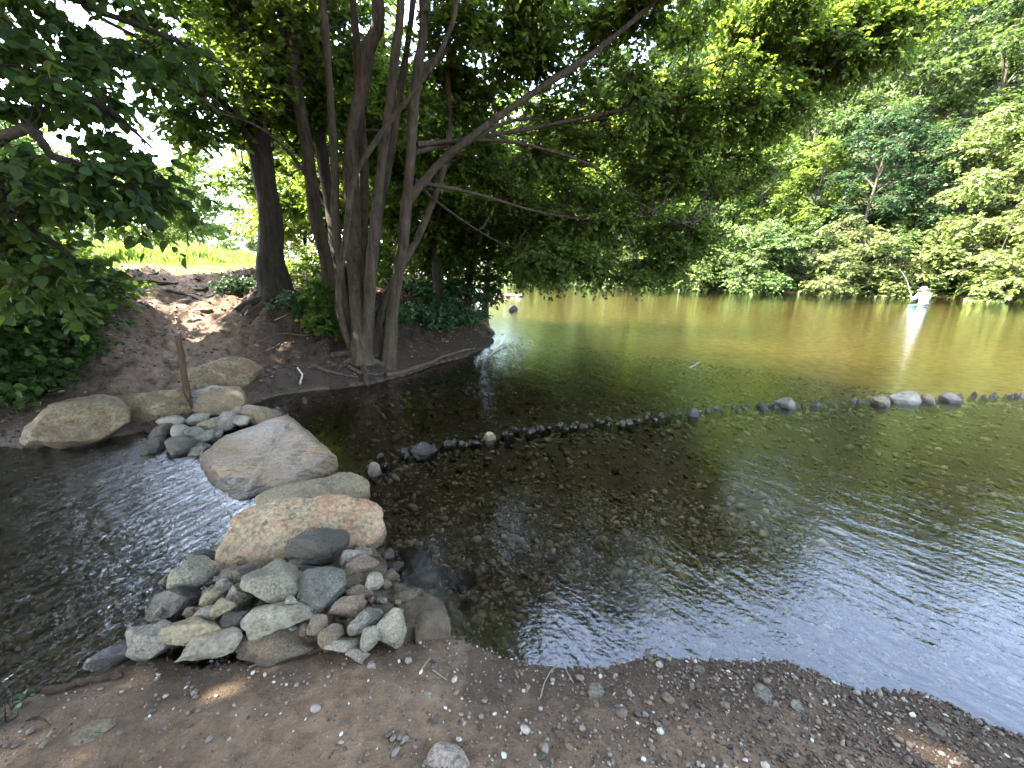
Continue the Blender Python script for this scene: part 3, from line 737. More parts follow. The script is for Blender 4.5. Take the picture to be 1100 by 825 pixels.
# ------------------------------------------------------------------ bark, leaves
K_dark = bark_mat('dark_bark', (.005, .004, .0025), (.034, .025, .016), (.045, .043, .025), 8)
K_pale = bark_mat('pale_bark', (.007, .005, .003), (.058, .041, .025), (.08, .072, .045), 9, .60)
K_far = bark_mat('grey_bark', (.04, .033, .024), (.10, .085, .065))
L_clump = leaf_mat('alder_leaves', [(.026, .055, .011), (.042, .080, .015), (.065, .112, .02), (.10, .15, .03)], (.28, .38, .035), .52)
L_near = leaf_mat('hazel_leaves', [(.012, .030, .008), (.020, .045, .011), (.038, .075, .017)], (.20, .30, .03), .42, .6, .15)
L_far = leaf_mat('riverside_leaves', [(.028, .062, .014), (.052, .092, .02), (.085, .13, .028), (.12, .17, .04)], (.16, .23, .04), .35, .5, .4)
L_pale = leaf_mat('silvery_leaves', [(.08, .125, .024), (.12, .17, .034), (.165, .21, .046), (.22, .25, .075)], (.19, .23, .06), .3, .5, .4)
L_yel = leaf_mat('yellow_green_leaves', [(.11, .15, .02), (.16, .205, .028), (.22, .25, .04)], (.34, .38, .05), .42)
L_bright = leaf_mat('bright_green_leaves', [(.07, .125, .018), (.11, .175, .024), (.15, .215, .032)], (.26, .34, .04), .4)
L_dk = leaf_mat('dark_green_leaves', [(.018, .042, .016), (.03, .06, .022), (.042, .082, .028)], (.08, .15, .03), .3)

def grow(skel, tips, twigs, lpt, lsize, r, tmpl='diamond', twig_len=.45, droop=.15, r0=.012, sides=4, jit=.42, sway=.25, k0=.3):
    """boughs from the skeleton, branches from those to each tip, side twigs on them and leaves on the twigs"""
    n = len(tips); n1 = min(n, max(12, n // 8))
    bg = tips[r.choice(len(tips), n1, replace=False)]
    ds = np.linalg.norm(bg[:, None] - skel[None], axis=2) + .6 * np.clip(skel[None, :, 2] - bg[:, None, 2], 0, None)
    ne = (ds * r.uniform(1, 1.4, ds.shape)).argmin(1); q0 = skel[ne]
    Lb = np.linalg.norm(bg - q0, axis=1)[:, None]
    tgb = np.gradient(skel, axis=0); tgb[np.linalg.norm(tgb, axis=1) > 1.5] = (0, 0, 1); tgb = nrm(tgb)[ne]
    qm = (q0 + bg) / 2 + tgb * .2 * Lb + np.array([0, 0, .10]) * Lb + r.normal(0, .08, bg.shape) * Lb
    tb = np.linspace(0, 1, 9)[None, :, None]
    BB = (1 - tb) ** 2 * q0[:, None] + 2 * tb * (1 - tb) * qm[:, None] + tb * tb * bg[:, None]
    BB[:, 1:-1] += r.normal(0, .025, BB[:, 1:-1].shape) * Lb[:, None]
    gV, gF = tubes(BB, (r0 * (.9 + 1.1 * np.sqrt(Lb))) * (1 - .75 * np.linspace(0, 1, 9))[None], max(5, sides))
    skel = np.concatenate([skel, BB[:, 2:].reshape(-1, 3)])
    dist = np.linalg.norm(tips[:, None] - skel[None], axis=2) + .6 * np.clip(skel[None, :, 2] - tips[:, None, 2], 0, None)
    dist = dist * r.uniform(1, 1.5, dist.shape); near = dist.argmin(1)
    p0 = skel[near]; p1 = tips
    tg = np.gradient(skel, axis=0); tg[np.linalg.norm(tg, axis=1) > 1.5] = (0, 0, 1); tg = nrm(tg)[near]
    L = np.linalg.norm(p1 - p0, axis=1)
    mid = (p0 + p1) / 2 + tg * (.22 * L)[:, None] + np.array([0, 0, 1]) * (.06 * L)[:, None] + r.normal(0, .10, (n, 3)) * L[:, None]
    K = 6; t = np.linspace(0, 1, K)[None, :, None]
    Bz = (1 - t) ** 2 * p0[:, None] + 2 * t * (1 - t) * mid[:, None] + t * t * p1[:, None]
    R = (r0 * (.4 + .6 * np.sqrt(L)))[:, None] * (1 - .8 * np.linspace(0, 1, K))[None]
    bV, bF = tubes(Bz, R, sides)
    tt = r.uniform(k0, 1, (n, twigs)); T3 = tt[..., None]
    base = (1 - T3) ** 2 * p0[:, None] + 2 * T3 * (1 - T3) * mid[:, None] + T3 ** 2 * p1[:, None]
    tan = nrm(2 * (1 - T3) * (mid - p0)[:, None] + 2 * T3 * (p1 - mid)[:, None])
    rd = r.normal(size=(n, twigs, 3)); rd[..., 2] *= .35
    dirv = nrm(tan * .75 + nrm(rd) * .95)
    ln = twig_len * r.uniform(.45, 1.25, (n, twigs))
    end = base + dirv * ln[..., None]; end[..., 2] -= droop * ln
    midt = (base + end) / 2; midt[..., 2] += .05 * ln
    TW = np.stack([base, midt, end], 2).reshape(-1, 3, 3)
    tV, tF = tubes(TW, np.tile([r0 * .42, r0 * .3, r0 * .12], (len(TW), 1)), 3)
    s = r.uniform(.12, 1.05, (len(TW), lpt, 1))
    pos = (1 - s) ** 2 * TW[:, None, 0] + 2 * s * (1 - s) * TW[:, None, 1] + s * s * TW[:, None, 2]
    dv = nrm(TW[:, 2] - TW[:, 0])[:, None, :] + np.zeros_like(pos)
    sd = np.cross(dv, np.array([0, 0, 1.])); sd = nrm(sd + 1e-4)
    sg = np.sign(r.normal(size=s.shape))
    ld = dv * .55 + sd * sg * .8 + r.normal(0, .3, pos.shape); ld[..., 2] -= sway
    ln_ = np.array([0, 0, 1.]) + r.normal(0, jit, pos.shape)
    sz = lsize * r.uniform(.55, 1.3, pos.shape[:2])
    lV, lF = leaves(pos.reshape(-1, 3), ld.reshape(-1, 3), ln_.reshape(-1, 3), sz.reshape(-1), tmpl)
    return (np.concatenate([bV, tV, gV]), np.concatenate([bF, tF + len(bV), gF + len(bV) + len(tV)])), (lV, lF)

def lobe_tips(lobes, n, r, shell=.45):
    """n points spread through ellipsoids (centre xyz, radii xyz), towards the outside"""
    L = np.array(lobes, float); w = np.prod(L[:, 3:] ** .5, axis=1); w /= w.sum()
    i = r.choice(len(L), n, p=w)
    d = nrm(r.normal(size=(n, 3))) * (shell + (1 - shell) * r.uniform(size=(n, 1))) ** .7
    return L[i, :3] + d * L[i, 3:]

def trunk_mesh(mb, pts, r0, r1, sides=14, n=26, flare=.6, seed=0, mi=0):
    p = spline(pts, n); t = np.linspace(0, 1, n)
    R = r0 + (r1 - r0) * t + flare * r0 * np.exp(-t * n * .55)
    p = p + .35 * r1 * np.stack([vnoise(np.c_[t * 9, t * 0 + seed, t * 0], 3), vnoise(np.c_[t * 9, t * 0 + seed, t * 0 + 5], 4), t * 0], -1)
    V, q = tubes(p, R, sides)
    V = V + .15 * r0 * fbm(V * np.array([6, 6, 2.2]) + seed, 4, seed)[:, None] * nrm(V - np.repeat(p, sides, 0))
    mb.add(V, q, mi); return p

# ------------------------------------------------------------------ the leaning clump of trees on the bank
CROWN_SPLIT = []
def near_tree(name, label, trunks, limbs, lobes, n_tips, twigs, lpt, lsize, leafm, bark, seed, tmpl='leaf6', group=None, cat='tree', extra_skel=(), roots=0, **kw):
    """trunks / limbs: lists of (points, r0, r1); every limb is a part, every trunk too"""
    base = np.array(trunks[0][0][0]); root = empty(name, base); tag(root, label, cat, group)
    r = np.random.default_rng(seed); sk = []
    for j, (pts, r0, r1) in enumerate(trunks):
        mb = MB(); p = trunk_mesh(mb, np.array(pts) - base, r0, r1, seed=seed + j); sk.append(p[int(len(p) * .3):])
        if roots and j == 0:
            for q in range(roots):
                a = q * 6.28 / roots + r.uniform(-.3, .3); dd = np.array([math.cos(a), math.sin(a), 0])
                L = r.uniform(.5, 1.0)
                pr = np.array([p[0] + [0, 0, .16]] + [p[0] + dd * L * u for u in (.25, .6, 1.0)])
                for m_ in (1, 2, 3):
                    g = pr[m_] + base; pr[m_, 2] = H(g[0], g[1]) - base[2] + (.03, .01, -.05)[m_ - 1]
                V, f = tubes(spline(pr, 12), np.linspace(r0 * .55, .02, 12), 8); mb.add(V, f)
        mb.build('trunk', bark, root)
    for pts, r0, r1 in limbs:
        mb = MB(); p = trunk_mesh(mb, np.array(pts) - base, r0, r1, sides=9, n=20, flare=.15, seed=seed + 31); sk.append(p[3:])
        mb.build('limb', bark, root)
    for e in extra_skel: sk.append(np.array(e) - base)
    sk = np.concatenate(sk)
    tips = lobe_tips(np.array([[*(np.array(l[:3]) - base), *l[3:]] for l in lobes]), n_tips, r)
    (bV, bF), (lV, lF) = grow(sk, tips, twigs, lpt, lsize, r, tmpl, **kw)
    mb = MB(); mb.add(bV, bF); mb.build('twigs', bark, root)
    mb = MB(); mb.add(lV, lF); mb.build('crown', leafm, root)
    return root

def Ls(lst):      # lobes given in the picture: px, py, distance, radii
    return [(*on_y(px, py, y), rx, ry, rz) for px, py, y, rx, ry, rz in lst]

def trunk_px(base_px, pts, dy=0., top=None):
    """trunk seen at these picture points; its distance is the distance of its foot on the bank"""
    b = hit(*base_px); b = b - np.array([0, 0, .12])
    out = [b] + [on_y(px, py, b[1] + dd) for px, py, dd in pts]
    if top is not None: out.append(np.array(top, float))
    return out

t1 = trunk_px((297, 316), [(290, 250, 0), (279, 150, .1), (268, 75, .1), (256, -10, .2)], top=(-6.3, 8.8, 9.5))
y1 = t1[0][1]
near_tree('bank_tree', 'thick dark straight trunk standing nearest the dirt path', [(t1, .215, .12)],
    [([on_y(281, 170, y1), on_y(240, 110, y1 - .5), on_y(180, 60, y1 - 1.2), on_y(110, 20, y1 - 2)], .06, .015),
     ([on_y(275, 110, y1), on_y(330, 60, y1 + .4), on_y(380, 10, y1 + 1)], .05, .015)],
    Ls([(190, 60, y1 - .8, .8, .8, .35), (225, 130, y1 - .4, .7, .7, .35), (300, 40, y1 + .8, 1.3, 1.2, .8),
        (245, 40, y1 + 2.0, 1.2, 1.0, .7), (262, 190, y1 + 2.4, .6, .6, .4), (310, 130, y1 + 1.5, .9, .9, .6)]) + [(-5.2, 9.6, 7.5, 2.2, 2.2, 2.0)],
    330, 13, 9, .095, L_clump, K_dark, 61, group='trees on the near bank', roots=5)
t2 = trunk_px((362, 338), [(350, 290, 0), (334, 190, 0), (320, 100, 0), (297, 0, .0)], top=(-5.2, 7.7, 8.5))
y2 = t2[0][1]
near_tree('bank_tree', 'pale trunk leaning left, second from the path, in front of the shaded stems', [(t2, .115, .07)],
    [([on_y(336, 200, y2), on_y(312, 165, y2 - .2), on_y(275, 135, y2 - .6), on_y(230, 120, y2 - 1)], .035, .01)],
    Ls([(300, 90, y2 + .8, 1., 1., .6), (340, 60, y2 + .6, 1., 1., .6), (250, 90, y2 - .4, .8, .8, .4)]) + [(-4.2, 7.8, 7.2, 2.2, 2.0, 1.8)],
    200, 13, 9, .09, L_clump, K_pale, 62, group='trees on the near bank')
t3 = trunk_px((366, 325), [(360, 260, .6), (344, 150, .9), (336, 60, 1.)], top=(-4.6, 10.2, 8.5))
y3 = t3[0][1] + .8
near_tree('bank_tree', 'darkest slim trunk half hidden behind the pale leaning trunk', [(t3, .12, .07)],
    [([on_y(358, 240, y3), on_y(330, 180, y3 + .2), on_y(300, 140, y3 + .3)], .03, .01)],
    Ls([(350, 150, y3 + 2.2, 1.3, 1.2, .9), (370, 220, y3 + 2.4, 1.2, 1, .7), (310, 210, y3 + 3.0, .9, .9, .6), (400, 100, y3 + 1.5, 1.3, 1.2, .8)]) + [(-4.2, 10.5, 7, 2.2, 2.2, 1.8)],
    260, 13, 9, .10, L_clump, K_dark, 63, group='trees on the near bank')

# many-stemmed tree at the water edge with the long diagonal limb
s_main = trunk_px((388, 384), [(384, 330, .1), (378, 240, .3), (376, 150, .4), (395, 60, .5), (402, -20, .5)], top=(-2.6, 7.4, 9.0))
ym = s_main[0][1]
s_mid = [s_main[0]] + [on_y(*q) for q in ((396, 320, ym), (402, 250, ym + .05), (413, 150, ym + .15), (424, 60, ym + .2), (430, -20, ym + .3))] + [np.array((-1.4, 7.3, 9.0))]
s_thin = [s_main[0] + np.array([-.1, .05, 0])] + [on_y(*q) for q in ((364, 330, ym - .05), (371, 255, ym - .1), (380, 193, ym - .1), (406, 148, ym - .1), (447, 95, ym - .1), (480, 40, ym - .1), (492, -20, ym))] + [np.array((-.6, 7.0, 7.6))]
b6 = hit(416, 391) - np.array([0, 0, .1]); y6 = b6[1]
s_front = [b6] + [on_y(*q) for q in ((424, 315, y6), (435, 236, y6), (443, 140, y6), (449, 70, y6), (453, -10, y6 + .1))] + [np.array((-1.3, 6.6, 8.6))]
s_more = [([s_main[0] + np.array([dx, dy, .0])] + [on_y(*q) for q in pts_] + [np.array(top_)], r_a, r_b) for dx, dy, pts_, top_, r_a, r_b in (
    (-.12, .12, ((372, 320, ym + .2), (362, 240, ym + .3), (357, 150, ym + .4), (352, 60, ym + .5), (340, -20, ym + .6)), (-3.4, 7.6, 7.5), .075, .04),
    (.10, .18, ((398, 310, ym + .3), (408, 230, ym + .45), (424, 140, ym + .6), (436, 60, ym + .7), (444, -20, ym + .8)), (-1.6, 8.0, 8), .07, .04),
    (.20, .25, ((410, 330, ym + .4), (452, 250, ym + .8), (480, 170, ym + 1.0), (482, 80, ym + 1.2), (484, -10, ym + 1.3)), (-.9, 8.3, 8), .06, .03),
    (.0, .22, ((390, 300, ym + .4), (392, 200, ym + .6), (386, 100, ym + .8), (378, -10, ym + 1)), (-2.8, 8.2, 8), .085, .045))]
LIMB = [
 ([on_y(432, 222, y6), on_y(470, 178, y6 + .1), on_y(500, 152, y6 + .1), on_y(572, 100, y6 + .2), on_y(625, 66, y6 + .2), on_y(662, 38, y6 + .3), on_y(730, -20, y6 + .5)], .065, .03),
 ([on_y(440, 165, y6), on_y(500, 150, y6 + .5), on_y(560, 140, y6 + .8), on_y(620, 128, y6 + 1), on_y(700, 112, y6 + 1.3), on_y(790, 92, y6 + 1.8), on_y(850, 78, y6 + 2.2)], .042, .012),
 ([on_y(448, 155, y6), on_y(520, 150, y6 + .6), on_y(575, 158, y6 + .8), on_y(640, 180, y6 + 1.2), on_y(690, 220, y6 + 1.5), on_y(745, 245, y6 + 2)], .035, .008),
 ([on_y(445, 195, y6), on_y(510, 208, y6 + .8), on_y(580, 228, y6 + 1.2), on_y(640, 236, y6 + 1.6), on_y(700, 232, y6 + 2)], .032, .008),
 ([on_y(500, 152, y6 + .1), on_y(560, 128, y6 + 1.0), on_y(640, 130, y6 + 1.5), on_y(720, 85, y6 + 1.8), on_y(800, 55, y6 + 2.0)], .032, .01),
 ([on_y(440, 190, y6), on_y(480, 225, y6 + 1), on_y(540, 262, y6 + 1.8), on_y(610, 285, y6 + 2.3)], .028, .007),
 ([on_y(446, 80, y6), on_y(500, 40, y6 + .5), on_y(560, 0, y6 + 1)], .045, .02),
]
near_tree('many_stemmed_tree', 'many-stemmed tree at the water edge with long bare limbs reaching over the river',
    [(s_main, .135, .07), (s_mid, .085, .05), (s_thin, .045, .025), (s_front, .088, .055)] + s_more, LIMB,
    Ls([(520, 50, y6 + .9, 1.0, 1.0, .6), (600, 30, y6 + 1.0, 1.1, 1.0, .5), (720, 10, y6 + .8, .9, .9, .3), (640, 120, y6 + 1.6, 1.2, 1.2, .55), (560, 180, y6 + 2.0, 1.2, 1.2, .5),
        (640, 225, y6 + 2.2, 1.2, 1.2, .42), (590, 275, y6 + 2.2, .9, 1., .35), (660, 290, y6 + 2.6, .8, .8, .25), (770, 110, y6 + 2.2, 1.6, 1.4, .55), (860, 60, y6 + 2.4, 1.5, 1.3, .5),
        (720, 180, y6 + 2.4, 1.1, 1.1, .5), (690, 130, y6 + 3.2, 1.4, 1.2, .6), (780, 190, y6 + 3.4, 1.0, 1, .45), (540, 230, y6 + 3, 1.1, 1.1, .5), (700, 290, y6 + 3.2, .8, .8, .25), (830, 20, y6 + 1.8, .9, .9, .25), (730, 255, y6 + 2.7, .8, .8, .4), (810, 130, y6 + 2.8, .9, .9, .35), (480, 130, y6 + 1.6, 1.0, 1.0, .7), (920, 25, y6 + 2.6, 1.1, 1.1, .4)]) +
    [(-1.6, 7.2, 7.6, 2.2, 2.0, 1.5), (5.9, 8.6, 5.6, 1.0, 1.0, .35), (7.0, 9.0, 6.0, 1.0, 1.0, .35)],
    1350, 15, 10, .080, L_clump, K_pale, 64, group='trees on the near bank', droop=.25, roots=6)

# shaded trees farther along the bank
def shade_tree(base_px, pts, lobes, n, seed, label, r0=.09, top_z=7.5, leafm=None, lsize=.13):
    y = lobes[0][2] - .6; q = on_y(base_px[0], base_px[1], y); b = np.array([q[0], y, H(q[0], y) - .1])
    t = [b] + [on_y(px_, py_, y + dd) for px_, py_, dd in pts]; t.append(np.array([t[-1][0], t[-1][1], top_z]))
    near_tree('bank_tree', label, [(t, r0, r0 * .5)], [], Ls(lobes), n, 13, 9, lsize, leafm or L_clump, K_dark, seed, 'diamond', 'trees on the near bank', droop=.3, twig_len=.6)
shade_tree((500, 338), [(506, 290, .2), (512, 240, .3), (520, 150, .5)], [(540, 210, 11, 1.5, 1.3, .9), (590, 240, 11.5, 1.4, 1.3, .7), (560, 280, 11.2, 1.0, 1., .35), (500, 240, 11.5, 1.2, 1.2, .8), (520, 140, 12, 1.8, 1.6, 1.2), (640, 200, 12, 1.6, 1.4, .9)], 300, 65,
    'dark slim tree leaning out where the wooded bank ends')
shade_tree((470, 335), [(468, 270, 0), (470, 200, 0)], [(460, 230, 10, 1.2, 1.2, .9), (480, 270, 10.5, 1., 1., .5), (450, 150, 11, 1.6, 1.6, 1.2)], 240, 66,
    'shaded slender tree behind the many-stemmed tree')
shade_tree((520, 322), [(525, 280, 0), (530, 220, .3)], [(600, 215, 15, 2., 1.8, 1.2), (650, 250, 15.5, 1.8, 1.6, .8), (560, 250, 15, 1.5, 1.5, 1.0), (700, 225, 15.5, 1.4, 1.4, .9), (610, 150, 16, 2.4, 2, 1.4), (700, 150, 16, 2.0, 2, 1.2)], 330, 67,
    'tree farthest along the near bank with branches hanging low over the water', .11, 9, lsize=.16)
shade_tree((420, 330), [(418, 270, .5), (420, 200, .6)], [(400, 260, 12, 1.5, 1.4, .9), (440, 220, 12.5, 1.5, 1.5, 1.0), (390, 180, 13, 1.6, 1.6, 1.2), (430, 130, 13, 1.8, 1.6, 1.2)], 300, 68,
    'tree in deep shade seen between the stems of the clump', .10, 9, lsize=.14)
shade_tree((330, 318), [(328, 260, .5), (326, 200, .6)], [(310, 230, 13, 1.2, 1.2, .8), (345, 200, 14, 1.5, 1.4, 1.2), (300, 150, 14, 1.4, 1.4, 1.2), (330, 100, 15, 2.2, 2, 1.6)], 260, 69,
    'bright-leaved small tree just behind the dark straight trunk', .07, 7, leafm=L_yel, lsize=.14)

# ------------------------------------------------------------------ left foreground tree with broad leaves, shrubs below it
tl = [(-6.5, 4.3, H(-6.5, 4.3) - .1), (-6.3, 4.15, 1.6), (-6.0, 3.9, 3.0), (-5.6, 3.6, 4.6), (-5.2, 3.4, 6.6)]
limbsL = [([(-6.25, 4.1, 1.8)] + [on_y(*q) for q in ((0, 150, 2.7), (60, 170, 2.6), (120, 185, 2.6), (175, 200, 2.7))], .035, .007),
          ([(-6.15, 4.0, 2.3)] + [on_y(*q) for q in ((0, 60, 3.0), (70, 95, 3.0), (120, 120, 3.0), (165, 160, 3.0))], .04, .008),
          ([(-6.0, 3.9, 3.0)] + [on_y(*q) for q in ((10, -20, 3.4), (100, 10, 3.6), (180, 40, 3.8), (250, 75, 4.0))], .04, .008),
          ([(-6.3, 4.15, 1.4)] + [on_y(*q) for q in ((-10, 240, 2.6), (40, 250, 2.6), (90, 285, 2.7))], .03, .007)]
near_tree('broad_leaved_tree', 'broad-leaved tree reaching in from the left edge with dark drooping leaves', [(tl, .16, .08)], limbsL,
    Ls([(40, 190, 2.6, .5, .35, .2), (95, 195, 2.65, .4, .35, .16), (140, 195, 2.7, .28, .3, .12), (20, 240, 2.5, .35, .3, .2), (40, 280, 2.7, .32, .3, .18), (30, 110, 2.9, .45, .4, .2),
        (110, 130, 3.0, .5, .4, .2), (60, 60, 3.2, .6, .5, .25), (10, 20, 3.4, .6, .6, .3), (150, 40, 3.8, .6, .6, .25), (20, 310, 2.8, .3, .3, .2)]),
    135, 7, 5, .066, L_near, K_dark, 71, 'broad', droop=.35, twig_len=.28, r0=.007, sway=.5, jit=.5, k0=.45)
# trees added out of the picture to shade channel, beach and bank
def canopy(loc, top, lobes, n, seed, label, leafm=L_clump):
    t = [(loc[0], loc[1], H(*loc) - .1), (loc[0] + .1, loc[1], top * .4), (loc[0] + .2, loc[1] + .1, top)]
    near_tree('shade_tree', label, [(t, .22, .08)], [], lobes, n, 12, 8, .15, leafm, K_dark, seed, 'diamond', twig_len=.7)
canopy((-8.2, 4.4), 11, [(-3.2, 4.2, 9.5, 2.2, 2.0, 1.2), (-.8, 5.0, 10.3, 2.2, 2.0, 1.2), (-1.2, 2.4, 10, 2.2, 2.0, 1.2), (1.2, 3.6, 10.4, 2.0, 2.0, 1.0), (-3.4, 1.0, 9.2, 2.2, 2., 1.2), (-5.4, 2.6, 8.0, 2.2, 1.8, 1.3), (-5.6, .4, 8, 2, 2, 1.2)], 620, 72, 'tall tree outside the left edge shading the channel and beach')
canopy((-6.5, -2.5), 10, [(-5.2, -1.6, 7.5, 2.6, 2.6, 1.5), (-3.2, -1.2, 8.2, 2.4, 2.4, 1.2), (-1.4, -1.4, 8.6, 2.4, 2.2, 1.2), (-4, -4, 8, 3, 3, 2), (.6, -.2, 9.6, 2, 2, 1)], 520, 73, 'tall tree behind the beach shading the gravel')
canopy((1.5, -5.5), 10, [(1.0, -3.2, 7.5, 2.6, 2.2, 1.5), (3.5, -4.2, 7.2, 2.6, 2.4, 1.6), (1.5, -5.5, 5.0, 3.2, 2.0, 2.2), (-1.5, -5.0, 5.5, 2.6, 2., 2.2), (5, -5.5, 5, 2.6, 2.0, 2.2)], 520, 74, 'unseen tree added behind the beach to block the sky')
canopy((-9, -.9), 8, [(-9, .5, 5.5, 2.2, 2.6, 2.4), (-8.6, 2.6, 4.6, 1.4, 1.4, 1.8), (-8.0, -2.6, 4.5, 2.2, 2.2, 2.4), (-8, 3.6, 6.8, 2.2, 1.6, 2.0), (-7.6, 1.8, 7.6, 2, 1.6, 1.6), (-6.2, 5.0, 8.2, 2, 1.5, 1.3), (-4, 5.4, 7.6, 1.8, 1.4, 1.0), (-2.6, 4.6, 6.8, 1.6, 1.3, .9)], 860, 75, 'unseen tree added at the back of the beach to shade the channel')

canopy((-12.4, 5.6), 8.5, [(-11.4, 9.0, 7.0, 1.5, 1.2, 1.2), (-12, 5.4, 5.5, 2, 1.6, 1.8), (-9.6, 4.6, 5.6, 1.6, 1.1, 1.4), (-8.7, 6.3, 6.7, 1.2, 1.2, .9), (-7.6, 6.8, 6.9, 1.0, 1.0, .7)], 330, 76, 'unseen tree added left of the path to shade the bank')

def shrub(name, base, lobes, n, tw, lp, ls, leafm, seed, label, tmpl='leaf6', group=None, r0=.008, tl=.3, cat='shrub'):
    base = np.array(base, float); root = empty(name, base); tag(root, label, cat, group); r = np.random.default_rng(seed)
    sk = []; mb = MB()
    for j in range(5):
        l = lobes[j % len(lobes)]; e = np.array(l[:3]) - base
        p = spline([np.array([0, 0, -.05]) + r.normal(0, .05, 3), e * .5 + r.normal(0, .1, 3), e], 8); V, f = tubes(p, np.linspace(r0 * 2, r0 * .6, 8), 5); mb.add(V, f); sk.append(p)
    tips = lobe_tips([[*(np.array(l[:3]) - base), *l[3:]] for l in lobes], n, r)
    (bV, bF), (lV, lF) = grow(np.concatenate(sk), tips, tw, lp, ls, r, tmpl, twig_len=tl, r0=r0, droop=.2, jit=.55)
    mb.add(bV, bF); mb.build('stems', K_dark, root); mb = MB(); mb.add(lV, lF); mb.build('foliage', leafm, root)
    return root
shrub('shrub', (-5.3, 4.4, H(-5.3, 4.4)), Ls([(20, 330, 4.4, .5, .5, .35), (70, 350, 4.8, .4, .4, .3), (20, 400, 4.2, .4, .4, .3), (90, 310, 5.2, .35, .4, .25)]), 120, 9, 7, .075, L_near, 81, 'dark shrub at the left edge above the mossy boulder', 'broad', 'bank shrubs')
shrub('shrub', (-7.6, 4.6, H(-7.6, 4.6)), [(-7.0, 4.7, 2.3, 1.1, .7, 1.0), (-8.4, 5.0, 2.8, 1.3, .9, 1.5), (-7.4, 3.9, 1.6, 1.2, .7, 1.0), (-9.2, 4.0, 2.6, 1.3, 1, 1.6), (-6.6, 4.9, 1.5, .8, .6, .7), (-8.6, 5.6, 4.2, 1.2, .9, 1.0), (-7.5, 5.8, 1.9, .9, .7, .8), (-8.8, 6.5, 2.6, 1.0, .8, .9), (-5.9, 4.3, .9, .7, .5, .6)], 560, 10, 9, .10, L_near, 89, 'big dense bush on the left bank behind the drooping leaves', 'leaf6', 'bank shrubs', .012, .45)
b = hit(100, 330); shrub('shrub', b, [(b[0], b[1], b[2] + .35, .6, .6, .35), (b[0] - .8, b[1] + .3, b[2] + .5, .7, .6, .5)], 90, 9, 8, .07, L_clump, 82, 'bushy undergrowth left of the dirt path', 'leaf6', 'bank shrubs')
b = hit(95, 300); shrub('shrub', b, [(b[0] - .9, b[1] + .4, b[2] + .45, .7, .7, .45), (b[0] - 2.0, b[1] + .8, b[2] + 1.0, 1.2, 1., .9)], 120, 9, 8, .09, L_clump, 83, 'tall green shrub at the upper left corner of the path', 'leaf6', 'bank shrubs')
b = hit(345, 352); shrub('shrub', b, [(b[0], b[1], b[2] + .25, .25, .25, .22), (b[0] + .15, b[1], b[2] + .05, .3, .25, .15), (b[0] - .05, b[1], b[2] + .55, .18, .2, .2)], 60, 8, 7, .06, L_clump, 84, 'small leafy bush at the foot of the leaning stems', 'broad', 'bank shrubs', .005, .16)
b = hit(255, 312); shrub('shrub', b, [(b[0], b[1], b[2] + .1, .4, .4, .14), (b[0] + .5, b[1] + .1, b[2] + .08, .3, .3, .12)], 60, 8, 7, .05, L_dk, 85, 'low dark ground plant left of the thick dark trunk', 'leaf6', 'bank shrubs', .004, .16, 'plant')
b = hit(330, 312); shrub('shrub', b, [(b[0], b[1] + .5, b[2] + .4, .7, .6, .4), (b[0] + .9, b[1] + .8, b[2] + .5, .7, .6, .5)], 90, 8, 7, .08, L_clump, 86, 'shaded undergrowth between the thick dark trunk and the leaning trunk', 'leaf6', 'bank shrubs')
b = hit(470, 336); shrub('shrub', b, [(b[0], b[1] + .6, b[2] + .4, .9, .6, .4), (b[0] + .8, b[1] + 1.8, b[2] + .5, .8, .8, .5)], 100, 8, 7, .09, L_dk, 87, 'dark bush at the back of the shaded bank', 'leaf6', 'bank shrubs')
for i, (px, py, w_, lab) in enumerate([(438, 345, .5, 'low dark plant on the shaded bank right of the many-stemmed tree'), (462, 352, .45, 'small dark plant near the water on the shaded bank'),
    (412, 348, .4, 'dark leafy plant directly behind the many-stemmed tree'), (492, 348, .5, 'trailing plant at the tip of the wooded bank'), (318, 336, .35, 'low plant between the thick dark trunk and the small leafy bush')]):
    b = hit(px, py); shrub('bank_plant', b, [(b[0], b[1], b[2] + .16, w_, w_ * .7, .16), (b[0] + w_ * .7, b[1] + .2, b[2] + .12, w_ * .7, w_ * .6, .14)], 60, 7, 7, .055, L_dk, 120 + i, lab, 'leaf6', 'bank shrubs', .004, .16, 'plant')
b = hit(18, 768); shrub('green_sprig', b, [(b[0], b[1], b[2] + .03, .06, .05, .015)], 5, 2, 2, .034, L_dk, 88, 'little green sprig on the soil at the lower left corner', 'broad', None, .0015, .04, 'plant')

